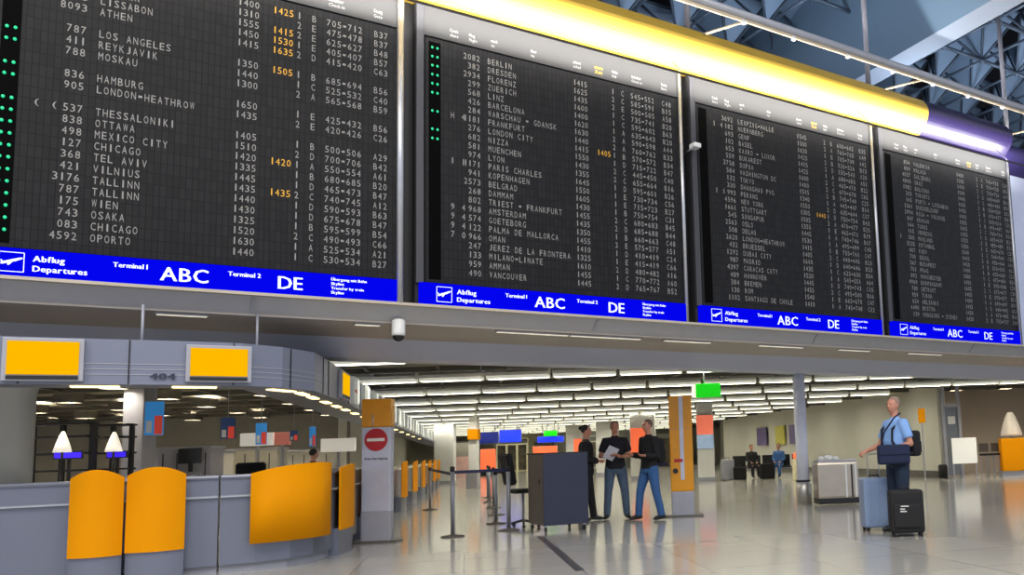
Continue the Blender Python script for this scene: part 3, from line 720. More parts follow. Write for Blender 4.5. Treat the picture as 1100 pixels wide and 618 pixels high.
# ================================================================ BARRIER POSTS
def post(x, y, lab, h=1.0, r=.033):
    t = thing('barrier_post', lab, 'barrier post', (x, y, 0), 0, 'belt barrier posts')
    MB().lathe((0, 0, 0), [(.18, 0), (.18, .015), (.05, .035), (r, .04)], 28).build('base', M_taupe, t)
    MB().lathe((0, 0, .035), [(r, 0), (r, h-.09)], 18).build('pole', M_post, t)
    MB().lathe((0, 0, h-.06), [(r*1.15, 0), (r*1.15, .07), (r*.8, .085)], 18).build('belt_head', M_boardframe, t)
    return t
P1 = (-4.0, 13.33); P2 = (-3.30, 14.1); P3 = (-6.72, 20.57)
post(*P1, 'grey barrier post standing alone between the no entry pillar and the cabinet', 1.07)
post(*P2, 'grey barrier post beside the black chair, left of the cabinet', 1.03)
post(*P3, 'thin barrier post near the end of the orange aisle panels', 1.0)
for (x, y) in ((-3.88, 15.58), (-4.45, 17.9), (-5.14, 20.4), (-5.9, 23.0), (-6.62, 25.6)):
    post(x, y, 'barrier post in the receding row behind the black chair', .95)
def belt(a, b_, z, lab):
    a = Vector(a); b_ = Vector(b_); d = (b_-a); mid = (a+b_)/2
    tag(MB().box((0, 0, 0), (d.length-.08, .006, .05)).build('barrier_belt', M_belt, None, (mid.x, mid.y, z), math.atan2(d.y, d.x)), lab, 'belt')
belt(P1, P2, 1.0, 'navy belt between the lone barrier post and the one by the chair')
belt(P1, P3, .97, 'dark belt running from the lone barrier post back to the aisle')
belt(P2, (-3.88, 15.58), .95, 'dark belt behind the black chair')
belt((-1.0, 15.7), (-.68, 15.85), .98, 'short dark belt reaching the orange pillar from the left')

# ================================================================ CHAIR
def office_chair(x, y, rz, lab, sc=1.):
    t = thing('office_chair', lab, 'chair', (x, y, 0), rz)
    for k in range(5):
        a = k*2*PI/5+.3; mb = MB(); mb.tube([(0, 0, .12), (.27*math.cos(a), .27*math.sin(a), .07)], [.025, .018], 8); lg = mb.build('leg', M_black, t)
        mb = MB(); mb.tube([(.27*math.cos(a)-.012, .27*math.sin(a), .03), (.27*math.cos(a)+.012, .27*math.sin(a), .03)], .03, 10); mb.build('caster', M_rubber, lg)
    mb = MB(); mb.tube([(0, 0, .1), (0, 0, .58)], .025, 10); mb.build('column', M_silver2, t)
    MB().box((0, 0, .62), (.44, .42, .075), bev=.035, seg=3).build('seat', M_blackcloth, t)
    mb = MB(); mb.tube([(0, .18, .6), (0, .26, .66), (0, .27, .82)], .018, 8); mb.build('back_bracket', M_black, t)
    mb = MB(); bt = bmesh.new(); bmesh.ops.create_cube(bt, size=1)
    for v in bt.verts: v.co = Vector((v.co.x*.42, v.co.y*.11, v.co.z*.54))
    bmesh.ops.bevel(bt, geom=bt.edges[:], offset=.022, segments=3, affect='EDGES')
    mb.merge(bt, Matrix.Translation((0, .27, 1.0)) @ Matrix.Rotation(math.radians(-10), 4, 'X'))
    mb.build('backrest', M_blackcloth, t)
office_chair(-3.17, 14.62, math.radians(122), 'black office chair seen from the side between barrier post and cabinet')

# ================================================================ LUGGAGE
def suitcase(x, y, rz, w, d, h, m_, lab, handle=False, kind=0):
    t = thing('suitcase', lab, 'suitcase', (x, y, 0), rz)
    MB().box((0, 0, .05+(h-.05)/2), (w, d, h-.05), bev=.045, seg=3).build('shell', m_, t)
    for sx in (-1, 1):
        for sy in (-1, 1):
            mb = MB(); mb.tube([(sx*(w/2-.05)-.015, sy*(d/2-.04), .032), (sx*(w/2-.05)+.015, sy*(d/2-.04), .032)], .032, 14); mb.build('wheel', M_rubber, t)
    if kind == 0:
        for sx in (-.12, 0, .12): MB().box((sx, -d/2-.002, .05+(h-.05)/2), (.018, .012, h-.22), bev=.005).build('rib', m_, t)
        MB().box((0, -d/2-.001, h*.52), (.012, .006, .0)).bm.free()
        mb = MB(); mb.tube([(-.07, 0, h-.005), (-.06, 0, h+.03), (.06, 0, h+.03), (.07, 0, h-.005)], .011, 8); mb.build('carry_handle', M_rubber, t)
    else:
        MB().box((0, -d/2-.012, h*.45), (w-.10, .03, h*.5), bev=.014).build('front_pocket', m_, t)
        MB().box((0, -d/2-.003, h*.80), (w-.08, .01, .012)).build('zip', M_boardframe, t)
        mb = MB()
        for q, (px, pz, L_) in enumerate(((-.03, h*.66, .10), (-.06, h*.60, .06), (-.05, h*.55, .08))):
            mb.box((px, -d/2-.029, pz), (L_, .003, .014))
        mb.build('white_print', M_white, t)
        mb = MB(); mb.tube([(-.06, 0, h-.005), (-.05, 0, h+.025), (.05, 0, h+.025), (.06, 0, h-.005)], .012, 8); mb.build('carry_handle', M_rubber, t)
    if handle:
        mb = MB(); mb.tube([(-.085, 0, h-.02), (-.085, 0, h+.30), (-.07, 0, h+.33), (.07, 0, h+.33), (.085, 0, h+.30), (.085, 0, h-.02)], .009, 8)
        mb.build('pull_handle', M_silver, t)
    return t
suitcase(2.37, 11.98, math.radians(8), .40, .26, .74, M_bluecase, 'pale blue ribbed suitcase with raised handle, left of the black one', True, 0)
suitcase(2.60, 11.15, math.radians(-6), .44, .27, .60, M_blackcase, 'black fabric suitcase with white print, standing in front of the traveller', False, 1)

# ================================================================ PEOPLE
def lerpv(a, b_, k): return Vector(a)*(1-k)+Vector(b_)*k
def hand(mb, wrist, direc, palm_n, curl=.5, side=1):
    """palm plus four fingers and a thumb"""
    d = Vector(direc).normalized(); n = Vector(palm_n); n = (n-d*n.dot(d)).normalized(); a = d.cross(n)*side
    w = Vector(wrist)
    mb.tube([w-d*.02, w+d*.02, w+d*.06, w+d*.085], [.026, .034, .038, .03], 10, squash=.6)
    for i, (off, L_) in enumerate(((-.030, .060), (-.010, .072), (.010, .066), (.028, .052))):
        b0 = w+d*.075+a*off; b1 = b0+(d*math.cos(curl*.6)+n*math.sin(curl*.6))*L_*.5; b2 = b1+(d*math.cos(curl*1.8)+n*math.sin(curl*1.8))*L_*.5
        mb.tube([b0, b1, b2], [.0105, .0095, .008], 8)
    t0 = w+d*.02-a*.028; t1 = t0-a*.028+d*.025+n*.008; t2 = t1+d*.028+n*.012-a*.004
    mb.tube([t0, t1, t2], [.013, .011, .009], 8)
def person(lab, loc, rz, H, J, top, bottom, hair, shoe=None, sleeve='short', long_coat=False, skin=M_skin, hair_style='short', topcat='shirt', sit=False, head_yaw=0., lean=0., belly=0.):
    t = thing('person', lab, 'person', loc, rz)
    k = H/1.75; t.scale = (k, k, k)
    D = dict(hipL=(.095, 0, .90), hipR=(-.095, 0, .90), kneeL=(.105, -.015, .49), kneeR=(-.105, -.015, .49), ankL=(.11, .02, .085), ankR=(-.11, .02, .085),
             shL=(.175, .0, 1.405), shR=(-.175, .0, 1.405), elL=(.25, .03, 1.12), elR=(-.25, .03, 1.12), wrL=(.26, -.06, .88), wrR=(-.26, -.06, .88),
             pn=(0, 0, 1), curl=.5)
    D.update(J); V = {q: (Vector(v) if isinstance(v, tuple) else v) for q, v in D.items()}
    sh = Vector((0, lean, 0))
    def torso(mb, g=0., z0=.82, z1=9):
        R_ = [(0, 0, .82, .155, .10), (0, 0, .90, .172, .118), (0, 0, .98, .165, .112), (0, -.004-belly*.3, 1.08, .148, .102+belly*.6), (0, -.004-belly*.4, 1.18, .150, .105+belly), (0, 0, 1.29, .168, .113), (0, .002, 1.37, .176, .108), (0, .004, 1.42, .160, .092), (0, .004, 1.455, .105, .070), (0, 0, 1.48, .062, .056)]
        rr = [(cx, cy+lean*(z-.9)/.5, z, rx+g, ry+g) for cx, cy, z, rx, ry in R_ if z0 <= z <= z1]
        mb.loft(rr, 22)
    # --- body
    mb = MB(); torso(mb)
    L3 = lambda z: lean*(z-.9)/.5
    mb.tube([(0, L3(1.45), 1.45), (0, L3(1.5)-.005, 1.52), (0, L3(1.5)-.012, 1.60)], [.062, .054, .052], 14)
    hc = Vector((0, L3(1.5)-.018, 1.655)); hm = Matrix.Translation(hc) @ Matrix.Rotation(head_yaw, 4, 'Z')
    def hp(x, y, z): return hm @ Vector((x, y, z))
    hb = MB()
    hb.ball((0, .005, .015), (.074, .092, .088), 18); hb.ball((0, -.030, -.052), (.052, .055, .058), 14); hb.ball((0, -.02, -.02), (.066, .075, .08), 14)
    hb.tube([(0, -.080, .012), (0, -.103, -.022), (0, -.088, -.034)], [.009, .014, .010], 8)
    hb.tube([(-.02, -.083, -.060), (.02, -.083, -.060)], .008, 6)
    for sx in (-1, 1):
        hb.ball((sx*.074, .005, -.012), (.010, .020, .030), 8); hb.ball((sx*.028, -.078, .022), (.02, .010, .007), 8)
    mb.merge(hb.bm, hm)
    for sd in ('L', 'R'):
        mb.tube([lerpv((0, L3(1.4), 1.41), V['sh'+sd], .5), V['sh'+sd], lerpv(V['sh'+sd], V['el'+sd], .35), V['el'+sd]], [.055, .056, .048, .039], 12)
        mb.ball(V['el'+sd], .039, 10)
        mb.tube([V['el'+sd], lerpv(V['el'+sd], V['wr'+sd], .35), V['wr'+sd]], [.038, .037, .026], 12)
        hand(mb, V['wr'+sd], V['wr'+sd]-V['el'+sd] if 'hd'+sd not in V else V['hd'+sd], V['pn'], V['curl'], 1 if sd == 'L' else -1)
        mb.tube([V['hip'+sd], lerpv(V['hip'+sd], V['knee'+sd], .4), V['knee'+sd]], [.092, .080, .055], 14)
        mb.ball(V['knee'+sd], .054, 10)
        mb.tube([V['knee'+sd], lerpv(V['knee'+sd], V['ank'+sd], .3), V['ank'+sd]], [.053, .054, .036], 12)
        a_ = V['ank'+sd]; fd = Vector(D.get('ft'+sd, (0, -1, 0))).normalized()
        mb.tube([a_+Vector((0, 0, -.02))-fd*.05, a_+Vector((0, 0, -.035))+fd*.06, a_+Vector((0, 0, -.055))+fd*.15], [.032, .034, .022], 10)
    remeshed(mb, 'body', skin, t, .010, 2)
    mb = MB()
    for sx in (-1, 1): mb.ball(hp(sx*.028, -.086, .010), (.010, .006, .006), 8)
    mb.build('eyes', M_black, t)
    # --- hair
    mb = MB(); hb = MB(); hb.ball((0, .018, .030), (.081, .090, .088), 18)
    for v in [v for v in hb.bm.verts if (v.co.y < -.045 and v.co.z < .055) or v.co.z < -.035]: v.co = Vector((v.co.x*.85, max(v.co.y, -.05)*.8+.015, max(v.co.z, -.035)))
    if hair_style == 'bun': hb.ball((0, .105, .05), .04, 10)
    mb.merge(hb.bm, hm); mb.build('hair', hair, t)
    # --- trousers
    mb = MB(); torso(mb, .010, .82, 1.0)
    for sd in ('L', 'R'):
        mb.tube([V['hip'+sd]+Vector((0, 0, .03)), lerpv(V['hip'+sd], V['knee'+sd], .4), V['knee'+sd], lerpv(V['knee'+sd], V['ank'+sd], .4), V['ank'+sd]+Vector((0, 0, -.01))], [.102, .096, .074, .070, .066], 14)
    remeshed(mb, 'trousers', bottom, t, .012, 3)
    # --- top
    mb = MB(); torso(mb, .020 if not long_coat else .028, .82 if long_coat else .89, 1.46)
    for sd in ('L', 'R'):
        a_, e_, w_ = V['sh'+sd], V['el'+sd], V['wr'+sd]
        if sleeve == 'short':
            mb.tube([lerpv((0, L3(1.4), 1.40), a_, .45), a_, lerpv(a_, e_, .35), lerpv(a_, e_, .72)], [.075, .076, .070, .066], 14)
        else:
            mb.tube([lerpv((0, L3(1.4), 1.40), a_, .45), a_, lerpv(a_, e_, .4), e_, lerpv(e_, w_, .5), lerpv(e_, w_, .95)], [.078, .078, .070, .062, .056, .046], 14); mb.ball(e_, .061, 10)
    mb.tube([(0, L3(1.44), 1.44), (0, L3(1.5), 1.50)], [.075, .062], 14)
    remeshed(mb, topcat, top, t, .012, 3)
    # --- shoes
    for sd in ('L', 'R'):
        a_ = V['ank'+sd]; fd = Vector(D.get('ft'+sd, (0, -1, 0))).normalized(); z = Vector((0, 0, 1))
        mb = MB()
        mb.tube([a_-z*.035-fd*.065, a_-z*.03-fd*.02, a_-z*.035+fd*.06, a_-z*.05+fd*.14, a_-z*.055+fd*.18], [.036, .046, .046, .038, .02], 12, squash=.9)
        zmin = (a_.z-.085)
        for v in mb.bm.verts: v.co.z = max(v.co.z, zmin)
        mb.build('shoe', shoe or M_black, t)
    return t
# person in black suit, profile, facing right
person('person in a long black suit seen from the side, next to the cabinet', (-2.19, 15.45, 0), math.radians(95), 1.73,
       dict(elL=(.20, .0, 1.13), wrL=(.14, -.22, 1.10), elR=(-.20, .0, 1.13), wrR=(-.12, -.24, 1.08), ankL=(.08, -.12, .085), kneeL=(.09, -.07, .48), ankR=(-.08, .10, .085), kneeR=(-.09, .02, .48)),
       M_blackcloth, M_blackcloth, M_hair_dark, sleeve='long', long_coat=True, topcat='jacket', hair_style='bun')
# person in print shirt holding papers, facing camera
p2 = person('person in a dark short-sleeved print shirt and grey jeans reading papers, middle of the group', (-1.68, 15.7, 0), math.radians(8), 1.79,
       dict(elL=(.27, -.02, 1.13), wrL=(.10, -.26, 1.12), elR=(-.27, -.02, 1.13), wrR=(-.08, -.27, 1.14), ankL=(.19, .0, .085), kneeL=(.16, -.03, .49), ankR=(-.17, .03, .085), kneeR=(-.14, -.03, .49), ftL=(.25, -1, 0), ftR=(-.3, -1, 0), pn=(0, 0, 1), curl=.9),
       M_darkshirt, M_jeans_grey, M_hair_grey, sleeve='short')
mb = MB(); tb = bmesh.new(); bmesh.ops.create_cube(tb, size=1)
for v in tb.verts: v.co = Vector((v.co.x*.20, v.co.y*.28, v.co.z*.006))
mb.merge(tb, Matrix.Rotation(math.radians(-58), 4, 'X') @ Matrix.Rotation(.5, 4, 'Z')); tag(mb.build('paper_sheet', M_paper, None, (-1.72, 15.36, 1.21), .1), 'white sheet of paper held by the person in the print shirt', 'paper')
# person in black jacket and blue jeans, turned left and away
person('person in a black jacket and bright blue jeans with legs apart, right of the group', (-1.02, 15.25, 0), math.radians(-50), 1.78,
       dict(elL=(.24, .0, 1.12), wrL=(.20, -.24, 1.13), elR=(-.24, .0, 1.12), wrR=(-.16, -.26, 1.15), ankL=(.20, .10, .085), kneeL=(.15, .02, .49), ankR=(-.20, -.12, .085), kneeR=(-.16, -.10, .49)),
       M_blackcloth, M_jeans, M_hair_grey, sleeve='long', topcat='jacket')
t = thing('backpack', 'black backpack worn by the person in bright blue jeans', 'backpack', (-.93, 15.36, 1.17), math.radians(-50))
remeshed(MB().box((0, .07, .05), (.30, .17, .46), bev=.06, seg=3), 'bag', M_blackcloth, t, .015, 3)
MB().box((0, .165, -.03), (.22, .03, .2), bev=.014).build('front_pocket', M_blackcloth, t)
for sx in (-1, 1):
    mb = MB(); mb.tube([(sx*.10, .0, .26), (sx*.11, -.13, .28), (sx*.12, -.25, .18), (sx*.12, -.25, .0), (sx*.11, -.12, -.14), (sx*.1, .0, -.17)], .016, 8, squash=.5); mb.build('shoulder_strap', M_blackcloth, t)
# traveller with luggage
MX, MY, MR = 2.66, 11.72, math.radians(-68)
person('traveller in a light blue shirt and navy trousers with luggage, facing left', (MX, MY, 0), MR, 1.84,
       dict(elL=(.24, .05, 1.14), wrL=(.10, -.20, 1.06), elR=(-.235, -.10, 1.13), wrR=(-.22, -.34, 1.055), curl=1.1, pn=(0, 0, -1), ankL=(.10, .04, .085), ankR=(-.10, -.04, .085)),
       M_lightblue, mat('dark teal navy cloth', '#15263a', .85, 0, .15, 12), mat('thin grey hair', '#8f7464', .8), sleeve='short', belly=.03, head_yaw=.25, shoe=M_black)
def mloc(x, y, z):
    v = Matrix.Rotation(MR, 4, 'Z') @ Vector((x, y, z)); return (MX+v.x, MY+v.y, v.z)
t = thing('shoulder_bag', 'navy shoulder bag hanging in front of the traveller in light blue', 'bag', (2.56, 11.50, 1.06), 0.05)
remeshed(MB().box((0, 0, 0), (.44, .13, .27), bev=.04, seg=3), 'bag', M_navycloth, t, .012, 2)
MB().box((0, -.068, .06), (.42, .02, .13), bev=.009).build('flap', M_navycloth, t)
mb = MB(); mb.tube([(-.16, .02, .12), (-.10, .05, .30), (.03, -.04, .50), (.12, -.03, .56)], .012, 8); mb.build('strap', M_navycloth, t)
t = thing('backpack', 'small black backpack behind the shoulder of the traveller in light blue', 'backpack', mloc(.0, .22, 1.22), MR)
remeshed(MB().box((0, .03, -.02), (.28, .15, .36), bev=.05, seg=3), 'bag', M_blackcloth, t, .014, 3)
MB().box((0, .115, -.07), (.2, .03, .16), bev=.014).build('front_pocket', M_blackcloth, t)
for sx in (-1, 1):
    mb = MB(); mb.tube([(sx*.10, -.04, .15), (sx*.115, -.10, .28), (sx*.12, -.22, .30), (sx*.125, -.365, .18), (sx*.125, -.375, .02), (sx*.15, -.30, -.10), (sx*.155, -.14, -.16), (sx*.11, -.03, -.15)], .02, 8, squash=.5); mb.build('shoulder_strap', M_blackcloth, t)

# ================================================================ HANGING THINGS
# dome camera under the board gap
t = thing('dome_camera', 'hanging security camera with black dome under the gap between boards', 'security camera', (-3.935, 10.787, 2.76), 0)
mb = MB(); mb.tube([(0, 0, .28), (0, 0, .45)], .014, 8); mb.build('stem', M_silver2, t)
MB().lathe((0, 0, 0), [(.082, .07), (.085, .11), (.082, .27), (.055, .29)], 20).build('housing', M_white, t)
MB().ball((0, 0, .07), (.076, .076, .075), 16).build('dome', mat('black glass dome', '#080809', .1), t)
t = thing('wall_camera', 'small white camera fixed in the gap between second and third board', 'camera', Wp(7.53, -10.78, 6.12), AZ)
MB().box((0, 0, 0), (.14, .16, .08), bev=.02).build('case', M_white, t); mb = MB(); mb.tube([(.03, .05, 0), (.03, .34, 0)], .015, 8); mb.build('arm', M_silver2, t)
# exit sign
t = thing('exit_sign', 'green lit hanging sign above the orange pillar', 'sign', (.07, 18.2, 2.34), 0)
MB().box((.035, 0, .15), (.55, .07, .30), bev=.005).build('green_face', M_green_sign, t)
MB().box((-.275, 0, .15), (.09, .075, .29), bev=.004).build('white_end', M_lamp_white, t)
mb = MB(); mb.tube([(-.05, 0, .3), (-.05, 0, .80)], .012, 8); mb.build('rod', M_silver2, t)
# sprinkler / small ceiling speaker
t = thing('ceiling_fixture', 'small pale cross shaped fixture hanging below the first ceiling lights', 'fixture', (-4.3, 16.2, 2.86), 0)
MB().box((0, 0, 0), (.34, .05, .03), bev=.01).build('bar', M_silver2, t); mb = MB(); mb.tube([(0, 0, 0), (0, 0, .26)], .012, 8); mb.build('rod', M_silver2, t)

# ================================================================ FAR COLUMNS, POSTERS AND SHOPS
def at(px, Z, z=0.):   # plan position of a feature seen at column px, at distance Z
    return Vector(((px-754)/900*Z, Z, z))
def box_column(px, Z, w, lab, mt=M_white, d=.5):
    p = at(px, Z); t = thing('column', lab, 'column', p)
    MB().box((0, 0, 1.56), (w, d, 3.1), bev=.03).build('shaft', mt, t); MB().box((0, 0, .08), (w+.04, d+.04, .16), bev=.01).build('skirting', M_silver2, t); return t
box_column(476, 41.0, .95, 'broad white column behind the end of the check-in aisle')
box_column(754.5, 32.5, .64, 'white column with red and blue poster, behind the orange pillar')
def poster(px, Z, z0, z1, w, parts, lab, name='poster', group=None, rz=0.):
    p = at(px, Z, z0); t = thing(name, lab, name.replace('_', ' '), p, rz, group)
    MB().box((0, .03, (z1-z0)/2), (w+.04, .04, z1-z0+.04), bev=.008).build('frame', M_silver2, t)
    if 'hanging' in name:
        for q in (-.3, .3): mb = MB(); mb.tube([(q*w, .03, z1-z0), (q*w, .03, 3.1-z0)], .02, 6); mb.build('rod', M_silver2, t)
    for nm, a, b_, mt in parts: MB().box((0, -.002, (z1-z0)*(a+b_)/2), (w, .03, (z1-z0)*(b_-a))).build(nm, mt, t)
    return t
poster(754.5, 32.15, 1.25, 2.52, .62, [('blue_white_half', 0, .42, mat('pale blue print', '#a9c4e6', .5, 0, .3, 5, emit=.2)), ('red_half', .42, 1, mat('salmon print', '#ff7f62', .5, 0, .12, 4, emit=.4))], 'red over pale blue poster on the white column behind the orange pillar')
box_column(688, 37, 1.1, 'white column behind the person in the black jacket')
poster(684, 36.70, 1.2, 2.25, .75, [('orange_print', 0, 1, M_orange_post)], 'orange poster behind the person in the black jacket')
box_column(650, 46, 1.2, 'white column behind the person in the print shirt')
box_column(615, 50, 1.0, 'white column behind the person in the black suit')
poster(618, 49.70, 1.1, 2.1, .45, [('orange_print', 0, 1, M_orange_post)], 'small orange poster behind the person in the black suit')
box_column(507, 34, .36, 'slim white and yellow column in the middle distance', M_white, .36)
p = at(507, 33.9); tag(MB().box((0, 0, 0), (.42, .42, .42), bev=.02).build('column_sign', M_panel, None, (p.x, p.y, 2.15)), 'yellow sign box at the top of the slim white column', 'sign')
p = at(507, 33.8); tag(MB().box((0, 0, .35), (.44, .30, .7), bev=.03).build('waste_bin', M_silver2, None, (p.x, p.y-.25, 0)), 'grey bin at the foot of the slim white column', 'bin')
M_bluescreen = mat('blue info screen', '#1030c0', .4, 0, .5, 3, emit=.8, ecol='#2038ff'); M_bluescreen2 = mat('dark blue info screen', '#101c60', .4, 0, .3, 3, emit=.45, ecol='#0e2480')
poster(523, 45, 1.95, 2.55, 1.0, [('screen_face', 0, 1, M_bluescreen2)], 'dark blue hanging display, left of the brighter one', 'hanging_display')
poster(546, 45, 1.98, 2.62, 1.15, [('screen_face', 0, 1, M_bluescreen)], 'bright blue hanging display above the navy belt', 'hanging_display')
poster(589, 45, 1.9, 2.2, 1.4, [('screen_face', 0, 1, M_bluescreen)], 'blue hanging display under the far green sign', 'hanging_display')
poster(589, 44.8, 2.22, 2.5, .7, [('screen_face', 0, 1, M_green_sign)], 'small green lit sign far behind the cabinet', 'hanging_sign')
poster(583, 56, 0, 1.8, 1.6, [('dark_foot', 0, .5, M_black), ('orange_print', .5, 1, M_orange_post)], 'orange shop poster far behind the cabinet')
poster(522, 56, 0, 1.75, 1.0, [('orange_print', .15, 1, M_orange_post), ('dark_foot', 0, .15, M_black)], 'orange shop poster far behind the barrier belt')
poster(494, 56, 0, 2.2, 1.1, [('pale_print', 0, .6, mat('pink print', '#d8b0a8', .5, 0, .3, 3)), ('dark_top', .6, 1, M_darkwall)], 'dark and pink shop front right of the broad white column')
# row of shop fronts along the far wall
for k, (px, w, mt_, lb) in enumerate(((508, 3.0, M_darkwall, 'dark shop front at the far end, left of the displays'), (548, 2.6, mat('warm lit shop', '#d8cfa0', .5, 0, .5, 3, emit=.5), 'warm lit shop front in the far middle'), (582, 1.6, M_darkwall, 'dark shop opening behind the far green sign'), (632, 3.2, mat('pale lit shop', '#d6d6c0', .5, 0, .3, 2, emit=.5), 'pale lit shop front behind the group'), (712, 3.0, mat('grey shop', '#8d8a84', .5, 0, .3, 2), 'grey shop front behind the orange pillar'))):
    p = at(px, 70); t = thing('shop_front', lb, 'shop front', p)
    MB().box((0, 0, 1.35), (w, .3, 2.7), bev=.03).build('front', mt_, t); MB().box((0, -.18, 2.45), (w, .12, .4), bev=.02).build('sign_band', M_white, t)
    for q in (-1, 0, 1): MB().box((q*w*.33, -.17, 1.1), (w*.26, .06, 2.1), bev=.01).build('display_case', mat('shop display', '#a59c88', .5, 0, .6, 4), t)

# posters on the right wall, seats with travellers
ang_w = math.atan2(28.4-53.7, 7.9-1.2)
def on_wall(px, Z, off=.06):
    f = (53.7-Z)/(53.7-28.4); return Vector((1.2+6.7*f - off, Z, 0))
for px, Z, mt_, lb, w in ((820, 46, mat('violet print', '#6d6290', .5, 0, .3, 3), 'violet poster on the pale wall, left one', 1.1), (832, 43.2, mat('yellow print', '#d6d060', .5, 0, .3, 3), 'yellow poster on the pale wall between two violet ones', .9), (842, 41.2, MATS['violet print'], 'violet poster on the pale wall, right one', .9)):
    p = on_wall(px, Z, .12); t = thing('wall_poster', lb, 'poster', (p.x, p.y, 1.35), ang_w)
    MB().box((0, 0, .45), (w*1.5, .05, .95), bev=.01).build('print', mt_, t)
def bench(x, y, rz, n, lab):
    t = thing('seat_row', lab, 'seats', (x, y, 0), rz)
    for k in range(n):
        MB().box((k*.6, 0, .43), (.52, .45, .06), bev=.02).build('seat', M_blackcloth, t); MB().box((k*.6, .24, .68), (.52, .06, .45), bev=.02).build('backrest', M_blackcloth, t)
    MB().box(((n-1)*.3, 0, .36), (n*.6, .06, .06)).build('beam', M_silver2, t)
    for k in (0, n-1):
        mb = MB(); mb.tube([(k*.6, 0, .36), (k*.6, 0, .0)], .03, 8); mb.build('leg', M_silver2, t)
p = at(790, 34); bench(p.x, p.y, 0, 5, 'dark row of waiting seats along the pale wall')
p = at(836, 32.5)
SIT = dict(hipL=(.095, 0, .90), hipR=(-.095, 0, .90), kneeL=(.12, -.42, .92), kneeR=(-.12, -.42, .92), ankL=(.12, -.45, .53), ankR=(-.12, -.45, .53), elL=(.22, -.05, 1.15), wrL=(.12, -.28, 1.05), elR=(-.22, -.05, 1.15), wrR=(-.12, -.28, 1.05))
p = at(836, 34.0)
person('seated traveller in blue by the pale wall', (p.x-.15, p.y-.06, -.42), math.radians(-20), 1.75, SIT, M_jeans, M_jeans, M_hair_dark, sleeve='long')
p = at(803, 34.0)
person('seated traveller in dark clothes by the pale wall', (p.x, p.y-.06, -.42), math.radians(15), 1.75, SIT, M_blackcloth, M_blackcloth, M_hair_dark, sleeve='long')
for k, (px, Z, w, h, lb) in enumerate(((790, 32.6, .5, .5, 'dark bag left of the seated travellers'), (819, 32.4, .55, .6, 'dark bag between the seated travellers'), (777, 33, .5, .8, 'grey bag at the left end of the seats'))):
    p = at(px, Z); t = thing('travel_bag', lb, 'bag', p, .3*k)
    MB().box((0, 0, h/2), (w, .3, h), bev=.07, seg=3).build('body', M_blackcloth if k < 2 else M_silver2, t); mb = MB(); mb.tube([(-.1, 0, h-.01), (-.08, 0, h+.06), (.08, 0, h+.06), (.1, 0, h-.01)], .015, 8); mb.build('handle', M_rubber, t)
p = at(850.5, 31); t = thing('floor_sign', 'small orange topped stand on the floor left of the round column', 'sign', p)
MB().box((0, 0, .38), (.30, .12, .75), bev=.03).build('board', mat('cream board', '#d8cfa8', .5, 0, .3, 6), t); MB().ball((0, 0, .85), (.12, .08, .14), 12).build('top', M_orange_post, t)

# right background: frame, whiteboard, counter
t = thing('door_frame', 'tall grey metal and glass frame at the end of the pale wall', 'frame', (8.05, 28.3, 0), math.radians(0))
for x in (0, .52): MB().box((x, 0, 1.56), (.10, .14, 3.12), bev=.01).build('upright', M_silver2, t)
MB().box((.26, .02, 1.2), (.42, .03, 2.3)).build('glass_panel', mat('grey glass', '#6d7278', .12), t); MB().box((.26, 0, 2.4), (.46, .12, .1)).build('crossbar', M_silver2, t)
MB().box((.26, -.03, 1.9), (.24, .02, .26)).build('notice', M_white, t)
p = at(991, 27.0); tag(MB().box((0, 0, 0), (.22, .06, .46), bev=.01).build('wall_sign', M_panel, None, (p.x-.12, p.y, 2.05)), 'yellow upright sign behind the traveller in light blue', 'sign')
tag(MB().box((0, 0, 0), (.04, .04, 1.85)).build('sign_post', M_silver2, None, (p.x-.12, p.y+.05, .925)), 'grey post holding the yellow upright sign', 'post')
t = thing('white_board', 'blank white standing board in the right background', 'board', (8.33, 27.15, 0), math.radians(-3))
MB().box((0, 0, .88), (.78, .04, .82), bev=.008).build('panel', mat('bright white board', '#f2f1ec', .5, 0, .02, emit=.15), t)
for x in (-.36, .36): MB().box((x, .03, .64), (.04, .04, 1.28)).build('leg', M_silver2, t)
for x in (-.36, .36): MB().box((x, .03, .02), (.06, .45, .03)).build('foot', M_silver2, t)
t = thing('service_counter', 'orange yellow service counter at the right edge', 'counter', (9.95, 27.3, 0), math.radians(-8))
MB().box((0, .2, .70), (.72, .5, 1.05), bev=.02).build('left_panel', M_panel, t); MB().box((.74, .26, .66), (.72, .5, 1.05), bev=.02).build('right_panel', M_panel, t); MB().box((.37, .25, .09), (1.5, .5, .18)).build('plinth', M_silver2, t)
t = thing('cone_lamp', 'white cone shaped lamp above the orange service counter', 'lamp', (10.15, 27.9, 1.3))
MB().lathe((0, 0, 0), [(.34, 0), (.33, .08), (.26, .35), (.17, .62), (.09, .78)], 20).build('shade', mat('pale lamp shade', '#cfc9bc', .5, 0, .05, emit=.1), t)
MB().lathe((0, 0, -1.3), [(.05, 0), (.05, 1.3)], 10).build('stem', M_silver2, t)
for k, (px, lb) in enumerate(((1054, 'metal framed stool right of the blank white board'), (1067, 'metal framed stool beside the orange service counter'))):
    p = at(px, 27.8); t = thing('bar_stool', lb, 'stool', p, .3)
    for a in range(4):
        mb = MB(); c_, s_ = math.cos(a*PI/2+.78), math.sin(a*PI/2+.78); mb.tube([(.22*c_, .22*s_, 0), (.17*c_, .17*s_, .70)], .018, 6); mb.build('leg', M_silver2, t)
    MB().box((0, 0, .72), (.36, .36, .06), bev=.02).build('seat', M_blackcloth, t); MB().box((0, .17, .95), (.36, .04, .28), bev=.015).build('backrest', M_taupe, t)
p = at(1006, 27.6); tag(MB().lathe((0, 0, 0), [(.14, 0), (.15, .4), (.12, .45)], 16).build('waste_bin', M_black, None, p), 'small black bin at the foot of the grey metal frame', 'bin')
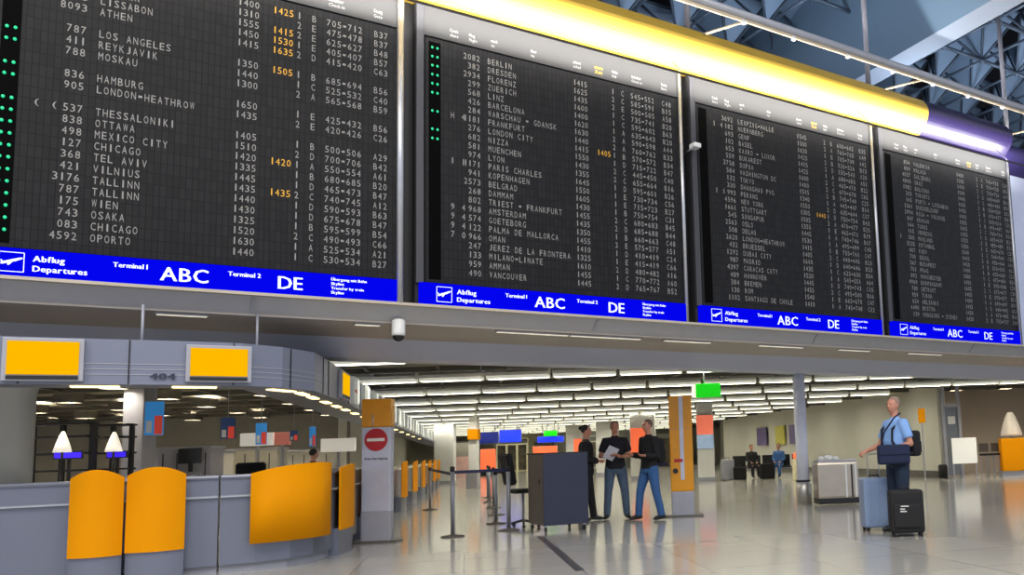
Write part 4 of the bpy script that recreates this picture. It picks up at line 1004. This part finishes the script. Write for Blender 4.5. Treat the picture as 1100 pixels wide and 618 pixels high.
for k, (x, y) in enumerate(((9.0, 26.3), (10.3, 26.8))):
    t = thing('downlight', 'round warm downlight in the right ceiling, %s' % ('left one' if k == 0 else 'right one'), 'light', (x, y, 3.03))
    MB().lathe((0, 0, 0), [(.13, 0), (.13, .06)], 20).build('ring', M_silver2, t); MB().ball((0, 0, -.005), (.09, .09, .03), 12).build('lamp', M_down, t)

# ================================================================ LEFT BACKGROUND BEHIND THE COUNTERS
t = thing('column', 'thick pale column at the left edge behind the counter', 'column', (-8.66, 10.5, 0))
MB().lathe((0, 0, 0), [(.22, 0), (.22, 2.2), (.30, 2.6), (.42, 3.0)], 28).build('shaft', M_offwhite, t)
t = thing('column', 'grey square pillar behind the second arched panel', 'column', (at(148, 17).x, 17, 0))
MB().box((0, 0, 1.5), (.42, .42, 3.0), bev=.02).build('shaft', M_silver2, t)
def rack(px0, px1, Z, lab):
    a = at(px0, Z); b_ = at(px1, Z); w = b_.x-a.x; t = thing('shelf_rack', lab, 'rack', a)
    for x in (0, w*.5, w): MB().box((x, 0, 1.05), (.07, .07, 2.1)).build('upright', M_black, t)
    for z in (.9, 1.25, 1.55, 1.85, 2.08): MB().box((w/2, 0, z), (w, .3, .035)).build('shelf', M_black, t)
    return t
rack(34, 98, 15, 'black metal shelf rack behind the left counter'); rack(100, 140, 16, 'black metal shelf rack right of the larger one')
for k, (px, Z) in enumerate(((66, 13.8), (121, 14.6))):
    p = at(px, Z); t = thing('cone_lamp', ('white lit cone lamp behind the counter, left one', 'white lit cone lamp behind the counter, right one')[k], 'lamp', (p.x, p.y, 1.55))
    MB().lathe((0, 0, 0), [(.13, 0), (.10, .12), (.05, .27), (.02, .34)], 18).build('shade', M_lamp_white, t)
    MB().lathe((0, 0, -1.55), [(.02, 0), (.02, 1.55)], 8).build('stem', M_black, t)
for k, (px, Z, w, lb) in enumerate(((73, 14.4, .5, 'small violet blue screen behind the left cone lamp'), (125, 15.4, .38, 'small violet blue screen behind the right cone lamp'))):
    p = at(px, Z); t = thing('small_screen', lb, 'screen', (p.x, p.y, 1.44))
    MB().box((0, 0, .07), (w, .04, .13), bev=.01).build('case', M_black, t); MB().box((0, -.022, .07), (w-.04, .01, .09)).build('screen_panel', mat('violet screen', '#3a20ff', .4, 0, .6, 8, emit=.7), t)
    MB().box((0, .02, -.7), (.04, .04, 1.44)).build('stand', M_black, t)
for k, (px, Z, w, h, mt_, lb) in enumerate(((195, 18, 1.5, 1.62, M_silver2, 'grey service cabinet with dark monitor behind the counter'), (226, 20, .8, 1.55, M_offwhite, 'pale cabinet right of the one with the monitor'), (268, 21, 1.6, 1.6, mat('pale cabinet sheet', '#b8b5a4', .5, 0, .3, 3), 'long pale cabinet behind the corner counter'), (330, 23, 1.6, 1.55, M_offwhite, 'pale cabinet behind the widest orange panel'))):
    p = at(px, Z); t = thing('service_cabinet', lb, 'cabinet', p)
    MB().box((0, 0, h/2), (w, .5, h), bev=.02).build('body', mt_, t); MB().box((0, 0, h+.02), (w+.06, .56, .05), bev=.01).build('top', M_silver2, t)
    for q in range(int(w/.3)): MB().box((-w/2+.2+q*.3, -.26, h*.72), (.012, .02, h*.45)).build('door_gap', M_boardframe, t)
p = at(203, 17.6); t = thing('monitor', 'dark flat monitor on the grey service cabinet', 'monitor', (p.x, p.y, 1.32))
MB().box((0, 0, .15), (.48, .04, .32), bev=.01).build('case', M_darkglass, t); MB().box((0, .03, -.1), (.06, .06, .2)).build('stand', M_black, t); MB().box((0, .03, -.66), (.3, .2, .95), bev=.01).build('pedestal', M_silver2, t)
for k, (px, Z, w, z0, z1, mt_, lb) in enumerate(((275, 19, .75, 1.66, 1.95, mat('lit white sign', '#e8e4da', .5, 0, .1, 3, emit=.35), 'white lit sign box behind the corner counter'), (302, 19, .34, 1.66, 1.95, mat('salmon sign', '#d88070', .5, 0, .1, 3, emit=.2), 'salmon sign box right of the white one'), (362, 22, .9, 1.5, 1.85, MATS['lit white sign'], 'pale sign left of the no entry pillar'))):
    p = at(px, Z); t = thing('sign_box', lb, 'sign', (p.x, p.y, z0)); MB().box((0, 0, (z1-z0)/2), (w, .1, z1-z0), bev=.015).build('box', mt_, t); MB().box((0, .0, -z0/2), (.06, .06, z0)).build('stand', M_silver2, t)
for k, (px, Z, yt, yb, w, lb) in enumerate(((163.5, 11.2, 432, 468, .22, 'blue hanging banner with red corner, nearest and leftmost'), (243, 15.5, 449, 472, .24, 'dark blue hanging banner with red corner'), (279, 15, 455, 478, .18, 'white and blue hanging banner with red stripe above the sign boxes'), (314, 18, 463, 474, .16, 'tiny blue hanging banner'), (334, 17.5, 459, 480, .12, 'narrow light blue hanging banner nearest the no entry pillar'))):
    hzn = 510.2-.0362*px; z0 = 1.22+(hzn-yb)*Z/900; z1 = 1.22+(hzn-yt)*Z/900
    p = at(px, Z); t = thing('hanging_banner', lb, 'banner', (p.x, p.y, z0), .25)
    bl = mat('banner blue', '#2f86c8', .5, 0, .1, emit=.35) if k in (0, 2, 4) else mat('banner dark blue', '#1d3c6c', .5, 0, .1, emit=.15)
    MB().box((0, 0, (z1-z0)/2), (w, .03, z1-z0), bev=.004).build('sheet', bl, t)
    MB().box((w*.25, -.017, (z1-z0)*.3), (w*.42, .01, (z1-z0)*.55)).build('red_field', mat('banner red', '#d0402c', .5, 0, .1, emit=.3), t)
    MB().box((-w*.25, -.017, (z1-z0)*.25), (w*.3, .01, (z1-z0)*.35)).build('white_field', M_white, t)
    mb = MB(); mb.tube([(0, 0, z1-z0), (0, 0, 3.1-z0)], .006, 6); mb.build('cord', M_silver2, t)
p = at(335, 17.0)
person('clerk with dark hair sitting behind the counter', (p.x, p.y, -.12), math.radians(150), 1.62, SIT, M_blackcloth, M_blackcloth, M_hair_dark, sleeve='long')
office_chair(at(272, 13.5).x, 13.5, math.radians(200), 'black office chair behind the counter, left of the widest panel')
